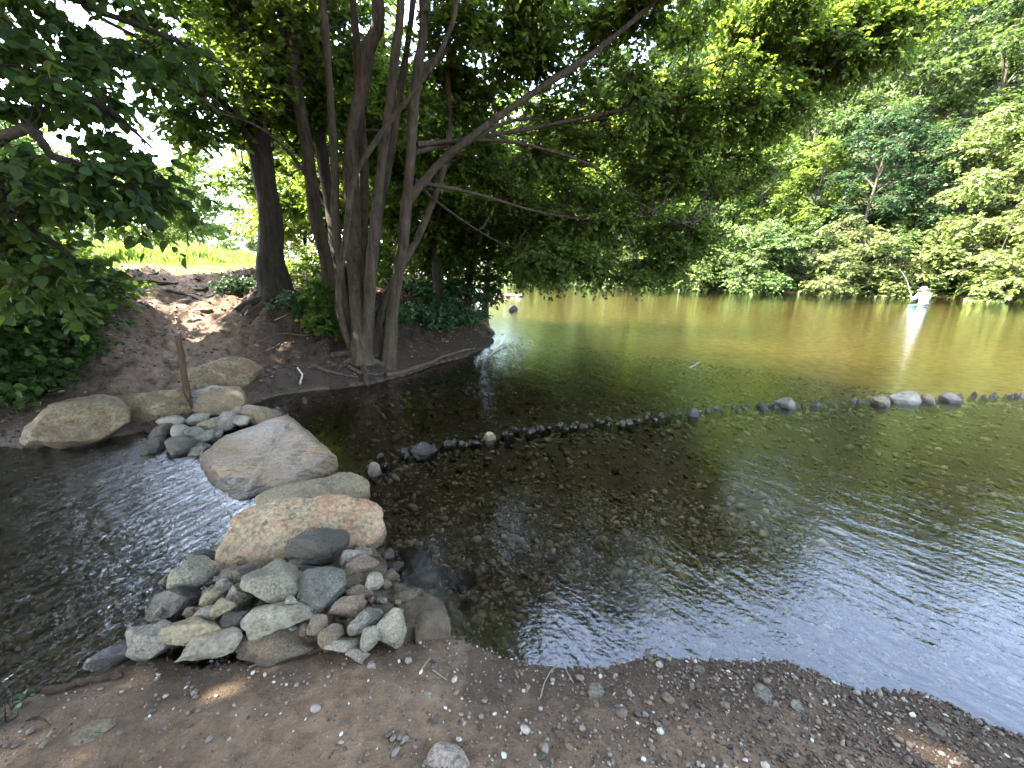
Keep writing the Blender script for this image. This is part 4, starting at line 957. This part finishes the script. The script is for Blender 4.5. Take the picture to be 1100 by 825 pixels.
# ------------------------------------------------------------------ far bank
def far_proto(name, h, lobes, n, tw, lp, ls, leafm, seed, r0=.16, stems=1, tl=.8, droop=.2, jit=.5):
    root = empty(name, (0, 0, 0)); r = np.random.default_rng(seed); mb = MB(); sk = []
    for j in range(stems):
        a = r.uniform(0, 6.28); lean = r.uniform(.02, .12) if stems == 1 else r.uniform(.3, .7)
        tp = np.array([math.cos(a) * lean * h, math.sin(a) * lean * h, h * .85])
        sk.append(trunk_mesh(mb, [np.array([0, 0, -.5]), tp * [.3, .3, .33], tp * [.6, .6, .66], tp], r0, r0 * .3, 8, 16, .4, seed + j))
    for l in lobes:
        c = np.array(l[:3]); s0 = sk[0][np.abs(sk[0][:, 2] - c[2] * .7).argmin()]
        p = spline([s0, (s0 + c) / 2 + [0, 0, .3], c], 8); V, f = tubes(p, np.linspace(r0 * .45, r0 * .12, 8), 5); mb.add(V, f); sk.append(p[2:])
    (bV, bF), (lV, lF) = grow(np.concatenate(sk), lobe_tips(lobes, n, r, .62), tw, lp, ls, r, 'diamond', twig_len=tl, r0=.02, droop=droop, sides=3, jit=jit)
    mb.add(bV, bF); mb.build('trunk', K_far, root); mb = MB(); mb.add(lV, lF); mb.build('crown', leafm, root)
    return root

def blobs(r, n, R, z0, z1, rr):
    out = []
    for i in range(n):
        a = i * 2.4 + r.uniform(-.4, .4); q = (i + .5) / n
        z = z0 + (z1 - z0) * q; rad_ = R * math.sin(math.pi * (.18 + .78 * q)) * .72
        out.append((math.cos(a) * rad_, math.sin(a) * rad_, z, rr * r.uniform(.8, 1.2), rr * r.uniform(.8, 1.2), rr * .62))
    return out
R0 = np.random.default_rng(5)
protos = {
 'round': far_proto('hillside_tree', 10, blobs(R0, 12, 3.6, 2.6, 10, 1.5), 190, 10, 7, .24, L_far, 201),
 'tall': far_proto('hillside_tree', 13, blobs(R0, 13, 3.2, 3.0, 13, 1.5), 210, 10, 7, .25, L_far, 202),
 'dark': far_proto('hillside_tree', 11, blobs(R0, 12, 3.6, 2.2, 11, 1.5), 200, 10, 7, .24, L_dk, 203),
 'bright': far_proto('hillside_tree', 9, blobs(R0, 11, 3.4, 1.8, 9, 1.4), 190, 10, 7, .24, L_bright, 204),
 'bush': far_proto('riverside_bush', 4, blobs(R0, 6, 3.4, .45, 1.2, 1.0) + blobs(R0, 8, 2.6, 1.2, 3.9, 1.05), 190, 10, 8, .17, L_pale, 205, .07, 3, .6, .3),
 'greenbush': far_proto('riverside_bush', 4, blobs(R0, 6, 3.4, .45, 1.2, 1.0) + blobs(R0, 8, 2.7, 1.2, 4.0, 1.05), 190, 10, 8, .17, L_far, 206, .07, 3, .6, .3),
}
protos['pale'] = far_proto('hillside_tree', 7, blobs(R0, 13, 4.6, 1.6, 7, 1.4), 230, 11, 8, .18, L_pale, 207, .13, 2, .7, .3)
used = set()
def put(kind, x, y, sc, rz, label, cat, group, dz=-.1, sz=1.0):
    o = protos[kind] if kind not in used else copy_tree(protos[kind])
    used.add(kind)
    o.location = (x, y, H(x, y) + dz); o.rotation_euler = (0, 0, rz); o.scale = (sc, sc, sc * sz)
    return tag(o, label, cat, group)
CS = np.array([(38, 12), (27.3, 21.2), (21, 25.6), (15, 30), (9, 34.5), (2, 38.5), (-5, 45)])
cl = np.concatenate([[0], np.cumsum(np.hypot(*np.diff(CS, axis=0).T))])
nrm_c = np.array([.58, .81])
def far_at(s, d): return np.array([np.interp(s, cl, CS[:, 0]), np.interp(s, cl, CS[:, 1])]) + nrm_c * d
GB, GT = 'bushes along the far bank', 'trees on the wooded hillside'
# bushes over the water: px of the middle, kind, size, label
for i, (px, kind, sc, d, lab) in enumerate([
    (1135, 'bush', 1.25, 1.4, 'pale bush hanging over the water at the right edge'),
    (1060, 'bush', 1.15, 1.0, 'pale yellowish bush just right of the wading angler'),
    (1010, 'bush', 1.0, 2.0, 'pale bush directly behind the wading angler'),
    (965, 'greenbush', .9, 1.8, 'green bush left of the angler in the dark gap'),
    (905, 'bush', 1.1, .9, 'rounded pale bush standing out into the water left of the angler'),
    (855, 'greenbush', 1.05, 1.3, 'mid-green bush left of the rounded pale bush'),
    (812, 'greenbush', 1.15, .9, 'green bush at the water in the middle of the far bank'),
    (770, 'bush', 1.1, 1.3, 'light bush seen at the edge of the overhanging leaves'),
    (725, 'greenbush', 1.2, 1.2, 'green bush behind the hanging branch tips'),
    (670, 'bush', 1.2, 1.2, 'sunlit bush glimpsed under the overhanging branches'),
    (610, 'greenbush', 1.2, 1.2, 'bush across the water below the long limbs'),
    (560, 'bush', 1.3, 1.2, 'bright bush at the river bend under the canopy')]):
    d_ = np.array([(px - 550) / F, CP + SP * .25]); best = min(np.linspace(0, cl[-1], 400), key=lambda s: abs(far_at(s, 0)[0] / far_at(s, 0)[1] - d_[0] / d_[1]))
    p = far_at(best, d - .9); put(kind, p[0], p[1], sc, i * 1.3, lab, 'bush', GB, -.25)
# second tier: taller pale trees at the right, then rows up the slope
for i, (px, kind, sc, d, lab) in enumerate([
    (1050, 'pale', 1.0, 4.5, 'big pale-leaved tree with spreading crown above the angler'), (1125, 'pale', .95, 6, 'pale-leaved tree high at the right edge'),
    (985, 'dark', .62, 5.0, 'small dark tree in the gap left of the pale spreading tree'), (925, 'dark', .75, 4.5, 'dark tree behind the rounded pale bush'),
    (865, 'bright', .75, 5, 'yellow-green tree above the mid-green bush'), (815, 'bright', .85, 5.5, 'bright yellow-green tree halfway up behind the middle of the far bank'),
    (765, 'round', .75, 5, 'green tree behind the light bush by the overhanging leaves'), (700, 'bright', .8, 5, 'bright tree showing through the hanging leaves'),
    (630, 'round', .8, 5, 'green tree across the water behind the long limbs'), (560, 'bright', .8, 6, 'bright tree at the river bend behind the canopy')]):
    d_ = (px - 550) / F / (CP + SP * .4); best = min(np.linspace(0, cl[-1], 400), key=lambda s: abs(far_at(s, d)[0] / far_at(s, d)[1] - d_))
    p = far_at(best, d); put(kind, p[0], p[1], sc, i * 2.1, lab, 'tree', GT)
LABT = {'round': 'green round-crowned tree among the others on the wooded hillside', 'tall': 'tall green tree among the others on the wooded hillside',
        'dark': 'dark green tree among the others on the wooded hillside', 'bright': 'yellow-green tree among the others on the wooded hillside'}
for row, (d, step, sc, seq) in enumerate([(10, 5.0, .85, 'round dark bright tall dark'), (16.5, 5.2, .95, 'tall bright dark round dark'), (24, 5.6, 1.0, 'dark tall round bright'), (33, 6.5, 1.1, 'tall dark round')]):
    seq = seq.split()
    for j, s in enumerate(np.arange(0, cl[-1] + 6, step)):
        p = far_at(min(s + row * 1.7, cl[-1]), d) + R0.normal(0, .9, 2)
        if s > cl[-1] - 2: p = p + np.array([-(s - cl[-1] + 2) * 1.5, (s - cl[-1] + 2)])
        kd = seq[(j * 2 + row) % len(seq)] if j % 3 else seq[(j + row) % len(seq)]
        put(kd, p[0], p[1], sc * R0.uniform(.85, 1.2), R0.uniform(0, 6), LABT[kd], 'tree', GT, -.3)

# ------------------------------------------------------------------ meadow
mt = [far_proto('meadow_tree', 7, blobs(R0, 9, 2.6, 2.0, 7, 1.1), 150, 9, 7, .20, L_bright, 211, .10, 1),
      far_proto('meadow_tree', 8, blobs(R0, 10, 2.4, 2.4, 8, 1.1), 160, 9, 7, .20, L_bright, 212, .10, 2)]
for i, (px, y, sc, lab) in enumerate([(150, 30, .8, 'sunlit young tree left of the others in the meadow'), (178, 27, .75, 'sunlit young tree second from the left in the meadow'),
    (205, 31, .9, 'slender forked sunlit tree in the middle of the meadow'), (228, 28, .85, 'sunlit tree on the right of the meadow group, beside the sky gap'),
    (110, 34, 1.1, 'yellow-green tree behind the hanging leaves left of the meadow group'), (60, 30, 1.1, 'sunlit tree behind the broad leaves at the far left'),
    (190, 42, .9, 'more distant sunlit tree behind the meadow group'), (15, 27, 1.2, 'sunlit tree at the left edge beyond the shrubs')]):
    o = mt[i % 2] if i < 2 else copy_tree(mt[i % 2])
    p = on_y(px, 280, y); o.location = (p[0], p[1], H(p[0], p[1]) - .1); o.scale = (sc,) * 3; o.rotation_euler = (0, 0, i * 1.9); tag(o, lab, 'tree', 'trees in the meadow')
dt = far_proto('distant_tree', 8, blobs(R0, 9, 3.6, 1.2, 8, 1.7), 150, 8, 6, .34, L_far, 213)
for i, px in enumerate((262, 240, 215, 185, 150, 110, 60, 10, 285, 310)):
    o = dt if i == 0 else copy_tree(dt); p = on_y(px, 280, 75 + (i % 3) * 6); o.location = (p[0], p[1], H(p[0], p[1]) - .3)
    o.scale = (R0.uniform(.75, 1.1),) * 3; o.rotation_euler = (0, 0, i * 1.1)
    tag(o, 'distant green tree in the line beyond the meadow', 'tree', 'distant trees beyond the meadow')
# grass
x = []; 
a = np.radians(r_.uniform(-62, -22, 90000)); rr = np.sqrt(r_.uniform(9.5 ** 2, 46 ** 2, 90000)) * r_.uniform(.6, 1, 90000)
x, y = np.sin(a) * rr, np.cos(a) * rr; z, c, d, _ = terrain(x, y); dB = d[:, 1]; k = (c == 3) & (dB > 7.0); x, y, z, dB = x[k], y[k], z[k], dB[k]
gn = fbm(np.c_[x * .7, y * .7, x * 0], 3, 14)
hgt = np.where(dB < 9.5, .08 + .05 * gn, .12 + (.5 + .22 * gn) * sstep(dB + gn, 9.3, 11.8)) * r_.uniform(.6, 1.25, len(x))
ld = np.stack([r_.normal(0, .3, len(x)), r_.normal(0, .3, len(x)), np.ones(len(x))], -1); ln_ = np.stack([r_.normal(size=len(x)), r_.normal(size=len(x)), np.zeros(len(x))], -1)
LEAF['tuft'] = (np.array([[0, .10, 0], [0, -.10, 0], [.6, -.07, .0], [1, 0, .08], [.6, .07, 0]]), np.array([[0, 1, 2, 4]]))
V, f = leaves(np.stack([x, y, z - .02], -1), ld, ln_, hgt, 'tuft')
f2 = f.copy(); tri = np.stack([f[:, 2], f[:, 2] + 1, f[:, 3]], -1)
mb = MB(); mb.add(V, f); mb.f.append((tri, 0))
L_grass = leaf_mat('meadow_grass', [(.06, .12, .018), (.11, .18, .028), (.17, .23, .045), (.27, .27, .11)], (.28, .34, .05), .4)
tag(mb.build('grass', L_grass), 'tall bright meadow grass beyond the top of the path', 'grass', None, 'stuff')
# fallen leaves on the bank
n = 14000; x = r_.uniform(-9, 0, n); y = r_.uniform(3.4, 12, n); z, c, d, _ = terrain(x, y); k = np.isin(c, [1]) & (d[:, 1] > .15)
P = np.stack([x, y, z + .012], -1)[k]; m_ = len(P)
V, f = leaves(P, np.c_[r_.normal(size=(m_, 2)), r_.normal(0, .2, m_)], np.c_[r_.normal(0, .4, (m_, 2)), np.ones(m_)], r_.uniform(.02, .07, m_), 'leaf6')
mb = MB(); mb.add(V, f); tag(mb.build('leaf_litter', pebble_mat('dead_leaves', [(0, (.022, .013, .008)), (.5, (.06, .036, .02)), (.9, (.13, .085, .05)), (1, (.22, .18, .11))], .8)),
    'dry brown leaves scattered under the trees', 'leaf litter', None, 'stuff')

# ------------------------------------------------------------------ stake, sticks, roots, driftwood
W_old = bark_mat('weathered_wood', (.03, .018, .011), (.085, .052, .032), (.10, .07, .05), 14, .7)
W_pale = bark_mat('bleached_wood', (.28, .24, .18), (.42, .37, .29), (.5, .46, .38), 20, .7)
b = on_z(204, 452, .0); top = on_y(191, 360, b[1] - .02)
pts = [b - np.array([0, 0, .3]), b, b * .5 + top * .5 + np.array([.012, 0, 0]), top]
mb = MB(); p = spline(np.array(pts) - b, 14); V, f = tubes(p, np.linspace(.036, .031, 14), 10); V = V + .006 * fbm(V * 14, 3, 3)[:, None]
mb.add(V, f); mb.f.append((np.arange(130, 140)[None, :], 0)); o = mb.build('wooden_stake', W_old); o.location = b
tag(o, 'weathered brown wooden stake standing upright among the stones by the path', 'stake')
def stick(name, pxs, r0, r1, mat, label, cat='stick', lift=.01, group=None, fork=None, smooth_n=12, zs=None):
    pts = []
    for i, q in enumerate(pxs):
        g = hit(*q[:2]) if zs is None else on_z(q[0], q[1], zs[i]); pts.append(g + np.array([0, 0, lift]))
    base = pts[0]; mb = MB(); P = spline(np.array(pts) - base, smooth_n)
    P = P + .25 * r0 * np.random.default_rng(len(label)).normal(size=P.shape)
    V, f = tubes(P, np.linspace(r0, r1, smooth_n), 7); mb.add(V, f)
    for fk in fork or []:
        Q = spline(np.array([(hit(*q[:2]) if zs is None else on_z(q[0], q[1], q[2])) + np.array([0, 0, lift]) for q in fk]) - base, 8)
        V, f = tubes(Q, np.linspace(r0 * .7, r1 * .6, 8), 6); mb.add(V, f)
    o = mb.build(name, mat); o.location = base; return tag(o, label, cat, group)
stick('broken_branch', [(52, 744), (80, 737), (112, 733), (134, 728)], .018, .012, W_old, 'dark wet broken branch lying along the water edge at the left', 'branch', .012)
stick('twig', [(580, 755), (585, 735), (592, 722), (600, 718)], .003, .002, W_pale, 'thin bent straw on the gravel near the water', 'twig', .006, 'twigs on the beach')
stick('twig', [(603, 711), (609, 724), (616, 738)], .0035, .0025, W_pale, 'short pale straw beside the bent straw', 'twig', .006, 'twigs on the beach')
stick('twig', [(453, 722), (462, 710)], .003, .003, W_pale, 'short thick pale stick on the soil left of mid beach', 'twig', .006, 'twigs on the beach')
stick('twig', [(465, 722), (480, 732)], .002, .0015, W_pale, 'thin straw sloping beside the short pale stick', 'twig', .006, 'twigs on the beach')
stick('twig', [(181, 714), (180, 700), (183, 690)], .003, .002, W_pale, 'pale twig upright at the stone pile left front', 'twig', .008, 'twigs on the beach')
stick('twig', [(268, 718), (282, 712), (280, 700), (277, 690)], .003, .0015, W_pale, 'forked rootlet below the long grey stone', 'twig', .006, 'twigs on the beach')
stick('twig', [(416, 818), (424, 805), (426, 802)], .0015, .001, W_pale, 'tiny straw at the bottom left of the pink stone', 'twig', .004, 'twigs on the beach')
stick('twig', [(735, 768), (745, 758), (752, 752)], .002, .001, W_old, 'brown twig on the gravel below the upright buff chip', 'twig', .004, 'twigs on the beach')
stick('twig', [(30, 778), (42, 772), (56, 784)], .004, .002, W_old, 'crooked brown twig beside the green sprig', 'twig', .006, 'twigs on the beach')
stick('tree_root', [(415, 404), (440, 398), (470, 388), (496, 378), (510, 376)], .05, .02, W_old, 'long bare root along the waterline under the many-stemmed tree', 'root', .02, 'bare roots')
stick('tree_root', [(335, 395), (360, 402), (385, 408)], .03, .015, W_old, 'short root hanging at the bank foot right of the squared boulder', 'root', .02, 'bare roots')
stick('tree_root', [(322, 415), (325, 405), (320, 398)], .015, .01, W_pale, 'pale broken root end at the foot of the bank', 'root', .03, 'bare roots')
stick('tree_root', [(130, 306), (160, 303), (190, 305), (215, 301)], .05, .03, W_old, 'root crossing the top of the dirt path', 'root', .0, 'bare roots')
stick('tree_root', [(133, 318), (150, 324), (162, 330)], .05, .03, W_old, 'root on the left side of the dirt path', 'root', .0, 'bare roots')
stick('tree_root', [(180, 313), (205, 318), (225, 325)], .04, .02, W_old, 'thin root halfway down the dirt path', 'root', .0, 'bare roots')
stick('tree_root', [(375, 396), (395, 404), (420, 402), (438, 404)], .03, .012, W_old, 'thin crooked root dipping into the water below the main stems', 'root', .02, 'bare roots')
stick('tree_root', [(300, 322), (318, 334), (330, 350), (336, 366)], .045, .012, W_old, 'root running down the bank from the thick dark trunk', 'root', .01, 'bare roots')
stick('tree_root', [(288, 322), (270, 336), (255, 340)], .04, .012, W_old, 'root running from the thick dark trunk towards the path', 'root', .01, 'bare roots')
for i in range(26):
    px, py = r_.uniform(235, 500), r_.uniform(322, 388)
    g0 = hit(px, py)
    if g0[2] < .08 or g0[1] > 10: continue
    a_ = r_.uniform(0, 3.14); L_ = r_.uniform(.15, .5); pts = [g0 + np.array([math.cos(a_), math.sin(a_), 0]) * L_ * u for u in (0, .5, 1)]
    pts = [np.array([q[0], q[1], H(q[0], q[1]) + .015]) for q in pts]; pts[1][:2] += r_.normal(0, .03, 2)
    mb = MB(); V, f = tubes(spline(np.array(pts) - pts[0], 8), np.linspace(.009, .004, 8), 5); mb.add(V, f)
    o = mb.build('twig', [W_old, W_pale][i % 4 == 0]); o.location = pts[0]
    tag(o, 'dry twig lying on the shaded bank under the trees', 'twig', 'twigs on the bank')
stick('fallen_branch', [(275, 372), (300, 360), (330, 362), (350, 356)], .016, .008, W_old, 'thin fallen branch on the bank below the leaning trunk', 'branch', .015)
stick('driftwood', [(524, 384), (535, 374), (548, 366), (552, 358)], .018, .008, W_pale, 'bleached forked branch lying in the shallow water off the wooded bank', 'branch', 0, None,
      [[(535, 374, .03), (541, 368, .10), (545, 360, .14)], [(540, 370, .03), (552, 374, .06)]], 10, [.0, .03, .05, .10])
stick('driftwood', [(738, 396), (745, 393), (752, 389)], .012, .006, W_pale, 'small pale twig sticking out of the river in mid stream', 'twig', 0, None, None, 8, [-.02, .03, .06])

# ------------------------------------------------------------------ the angler
M_shirt = plain_mat('pale_blue_shirt', (.42, .47, .54), .8, .08, 8)
M_hat = plain_mat('white_hat', (.6, .6, .58), .8, .06, 8)
M_skin = plain_mat('skin', (.48, .30, .21), .55, .08, 12)
M_wader = plain_mat('wader_cloth', (.16, .20, .27), .8, .15, 8)
M_pouch = plain_mat('dark_pouch', (.02, .022, .03), .7, .2, 10)
M_teal = plain_mat('teal_net', (.05, .42, .36), .6, .1, 10)
M_rod = plain_mat('pale_rod', (.55, .55, .55), .4, .1, 10)
M_hair = plain_mat('grey_hair', (.25, .23, .21), .9, .2, 40)
def skin_mesh(name, verts, edges, radii, mat, parent, root_i=0, sub=2):
    me = bpy.data.meshes.new(name); me.from_pydata([tuple(v) for v in verts], edges, []); me.materials.append(mat)
    o = link(name, me, parent)
    md = o.modifiers.new('skin', 'SKIN'); md.use_smooth_shade = True
    for i, r in enumerate(radii):
        sv = me.skin_vertices[0].data[i]; sv.radius = r if isinstance(r, tuple) else (r, r); sv.use_root = i == root_i
    s = o.modifiers.new('sub', 'SUBSURF'); s.levels = sub; s.render_levels = sub
    return o
pz = on_z(991, 329, 0); foot = -.84
person = empty('person', (pz[0], pz[1], foot)); person.rotation_euler = (0, 0, math.radians(-12))
tag(person, 'person wading waist-deep in a pale shirt and white hat, back turned, casting a rod', 'person')
# local: +y is away from the camera, x right; waist at .90
bv = [(0, 0, .86), (0, .02, 1.04), (0, .07, 1.24), (0, .11, 1.38), (0, .15, 1.46), (0, .19, 1.545),
      (-.10, 0, .82), (-.12, .03, .46), (-.12, 0, .08), (-.12, .14, .04), (.10, 0, .82), (.12, .03, .46), (.12, 0, .08), (.12, .14, .04),
      (-.19, .11, 1.36), (-.27, .20, 1.12), (-.20, .38, 1.18), (.19, .11, 1.36), (.27, .18, 1.12), (.16, .38, 1.10)]
be = [(0, 1), (1, 2), (2, 3), (3, 4), (4, 5), (0, 6), (6, 7), (7, 8), (8, 9), (0, 10), (10, 11), (11, 12), (12, 13), (3, 14), (14, 15), (15, 16), (3, 17), (17, 18), (18, 19)]
br = [(.16, .12), (.155, .11), (.18, .12), (.13, .09), (.055, .055), (.095, .105), (.095, .1), (.07, .07), (.05, .05), (.045, .04), (.095, .1), (.07, .07), (.05, .05), (.045, .04),
      .062, .05, .034, .062, .05, .034]
skin_mesh('body', bv, be, br, M_skin, person)
skin_mesh('shirt', [(0, -.002, .80), (0, -.002, .90), (0, .02, 1.04), (0, .07, 1.24), (0, .11, 1.375), (-.19, .11, 1.365), (-.272, .20, 1.12), (-.215, .345, 1.165), (.19, .11, 1.365), (.272, .18, 1.12), (.178, .345, 1.105)],
    [(0, 1), (1, 2), (2, 3), (3, 4), (4, 5), (5, 6), (6, 7), (4, 8), (8, 9), (9, 10)], [(.19, .15), (.185, .145), (.18, .135), (.205, .145), (.15, .11), .085, .068, .052, .085, .068, .052], M_shirt, person)
skin_mesh('waders', [(0, 0, .87), (-.10, 0, .80), (-.12, .03, .46), (-.12, 0, .07), (.10, 0, .80), (.12, .03, .46), (.12, 0, .07), (0, 0, .95)],
    [(0, 1), (1, 2), (2, 3), (0, 4), (4, 5), (5, 6), (0, 7)], [(.19, .15), .115, .09, .07, .115, .09, .07, (.175, .135)], M_wader, person)
# hat: brim and crown turned on one lathe, tilted forward
def lathe(prof, n=24):
    a = np.arange(n) * 2 * math.pi / n; V = np.array([(r * math.cos(t), r * math.sin(t), z) for r, z in prof for t in a])
    ix = np.arange(len(prof) * n).reshape(len(prof), n)
    return V, np.stack([ix[:-1], np.roll(ix, -1, 1)[:-1], np.roll(ix, -1, 1)[1:], ix[1:]], -1).reshape(-1, 4)
mb = MB(); V, f = lathe([(.108, -.01), (.20, -.035), (.205, -.03), (.115, .0), (.108, .05), (.085, .085), (.04, .098), (.001, .10)]); mb.add(V, f)
o = mb.build('hat', M_hat, person); o.location = (0, .20, 1.58); o.rotation_euler = (-.25, 0, 0)
V, Fa = rock_shape(3, 3, cuts=0, rough=0.0); mb = MB(); mb.add(V * [.098, .104, .08], Fa); o = mb.build('hair', M_hair, person); o.location = (0, .175, 1.535)
for sx in (-1, 1):      # ears and hands
    mb = MB(); mb.add(rock_shape(4, 2, cuts=0, rough=0)[0] * [.014, .022, .034], ico(2)[1]); o = mb.build('ear', M_skin, person); o.location = (sx * .1, .20, 1.52)
    hb = np.array((-.20, .38, 1.18) if sx < 0 else (.16, .38, 1.10)); mb = MB()
    mb.add(rock_shape(6, 3, cuts=0, rough=0)[0] * [.036, .05, .022] + [0, .04, 0], ico(3)[1])
    for j in range(4):
        x_ = -.027 + j * .018; L = (.062, .072, .07, .055)[j]
        V, f = tubes(spline([(x_, .075, 0), (x_, .075 + L * .5, -.004), (x_ * .9, .075 + L * .55, -.035), (x_ * .8, .07 + L * .1, -.042)], 8), np.linspace(.0095, .007, 8), 6); mb.add(V, f)
    V, f = tubes(spline([(-sx * .03, .03, 0), (-sx * .055, .06, -.012), (-sx * .04, .09, -.03)], 6), np.linspace(.011, .008, 6), 6); mb.add(V, f)
    o = mb.build('hand', M_skin, person); o.location = hb
mb = MB(); V, Fa = rock_shape(8, 3, cuts=0, rough=.02); V = np.sign(V) * np.abs(V) ** .6; mb.add(V * [.12, .05, .055], Fa); o = mb.build('waist_pouch', M_pouch, person); o.location = (.05, -.155, .93)
mb = MB(); V, f = tubes(np.array([(math.cos(t) * .2, math.sin(t) * .16, .93) for t in np.linspace(0, 6.283, 33)]), np.full(33, .024), 6); mb.add(V, f); mb.build('belt', M_pouch, person)
# rod held in the left hand, rising to the upper left; net at the left hip
ca, sa = math.cos(math.radians(-12)), math.sin(math.radians(-12))
def to_w(l): return np.array([pz[0] + l[0] * ca - l[1] * sa, pz[1] + l[0] * sa + l[1] * ca, foot + l[2]])
h0 = to_w((-.20, .43, 1.15)); tip = on_y(974, 301, h0[1] + .3); tip = h0 + (tip - h0) * 1.05; butt = h0 - (tip - h0) * .18
mb = MB(); P = spline(np.array([butt, h0, h0 * .5 + tip * .5, tip, tip + (tip - h0) * .5 + np.array([-.1, 0, -.05])]) - h0, 24); V, f = tubes(P, np.linspace(.011, .003, 24), 7); mb.add(V, f)
rod = empty('fishing_rod', h0); tag(rod, 'thin pale fishing rod slanting up left from the wading person', 'fishing rod')
mb.build('blank', M_rod, rod)
mb = MB(); V, f = tubes(P[:6], np.linspace(.02, .017, 6), 9); mb.add(V, f); mb.build('grip', M_pouch, rod)
mb = MB(); V, f = lathe([(.001, -.015), (.03, -.015), (.03, .015), (.001, .015)], 14); mb.add(V[:, [2, 0, 1]] + (butt - h0) * .4 + [0, 0, -.04], f); mb.build('reel', M_pouch, rod)
h1 = to_w((-.24, -.02, .90)); net = empty('landing_net', h1); tag(net, 'teal green landing net at the left hip of the wading person', 'net')
mb = MB(); t = np.linspace(0, 6.283, 25); V, f = tubes(np.stack([-.20 + np.cos(t) * .14, np.sin(t) * .10, np.cos(t) * .03 - .02], -1), np.full(25, .014), 6); mb.add(V, f); mb.build('hoop', M_teal, net)
mb = MB(); g = [(r * .135, z) for r, z in ((1, 0), (.9, -.02), (.6, -.04), (.001, -.05))]; V, f = lathe(g, 20); V[:, 1] *= .7; V[:, 2] += V[:, 0] * .2 - .02; V[:, 0] -= .20; mb.add(V, f); mb.build('mesh_bag', M_teal, net)
mb = MB(); V, f = tubes(np.array([(-.07, 0, 0), (.02, 0, .0), (.12, .0, .02)]), np.array([.014, .014, .012]), 7); mb.add(V, f); mb.build('handle', M_teal, net)

# ------------------------------------------------------------------ camera, sky, sun
cam = bpy.data.cameras.new('camera'); co = bpy.data.objects.new('camera', cam); C.objects.link(co)
cam.sensor_width = 36; cam.sensor_fit = 'HORIZONTAL'; cam.lens = F / 1100 * 36; cam.clip_end = 2000; cam.clip_start = .05
co.location = (0, 0, CAM_Z); co.rotation_euler = (math.pi / 2 - P_, 0, 0)
sc = bpy.context.scene; sc.camera = co
SUN_AZ, SUN_EL = math.radians(-90), math.radians(50)
w = bpy.data.worlds.new('World'); sc.world = w; w.use_nodes = True
nt = w.node_tree; nt.nodes.clear()
sky = nt.nodes.new('ShaderNodeTexSky'); sky.sky_type = 'NISHITA'; sky.sun_disc = False
sky.sun_elevation = SUN_EL; sky.sun_rotation = SUN_AZ % (2 * math.pi); sky.air_density = 1.0; sky.dust_density = 1.5; sky.ozone_density = 1.2
bg = nt.nodes.new('ShaderNodeBackground'); bg.inputs['Strength'].default_value = .15
ow = nt.nodes.new('ShaderNodeOutputWorld'); hs = nt.nodes.new('ShaderNodeHueSaturation'); hs.inputs['Saturation'].default_value = .80
nt.links.new(sky.outputs[0], hs.inputs['Color']); nt.links.new(hs.outputs[0], bg.inputs['Color']); nt.links.new(bg.outputs[0], ow.inputs['Surface'])
sd = np.array([math.sin(SUN_AZ) * math.cos(SUN_EL), math.cos(SUN_AZ) * math.cos(SUN_EL), math.sin(SUN_EL)])
sl = bpy.data.lights.new('sun', 'SUN'); sl.energy = 3.9; sl.angle = math.radians(.53); sl.color = (1, .93, .80)
so = bpy.data.objects.new('sun', sl); C.objects.link(so); so.rotation_euler = Vector(sd).to_track_quat('Z', 'Y').to_euler()
sc.view_settings.view_transform = 'Standard'; sc.view_settings.look = 'None'; sc.view_settings.gamma = 1; sc.view_settings.use_curve_mapping = False
sc.view_settings.exposure = 4.2
cy_ = sc.cycles
cy_.max_bounces = 8; cy_.diffuse_bounces = 3; cy_.glossy_bounces = 3; cy_.transmission_bounces = 4; cy_.transparent_max_bounces = 8
cy_.caustics_reflective = False; cy_.caustics_refractive = False; cy_.sample_clamp_indirect = 6
cy_.use_denoising = True
try: cy_.denoiser = 'OPENIMAGEDENOISE'
except Exception: pass
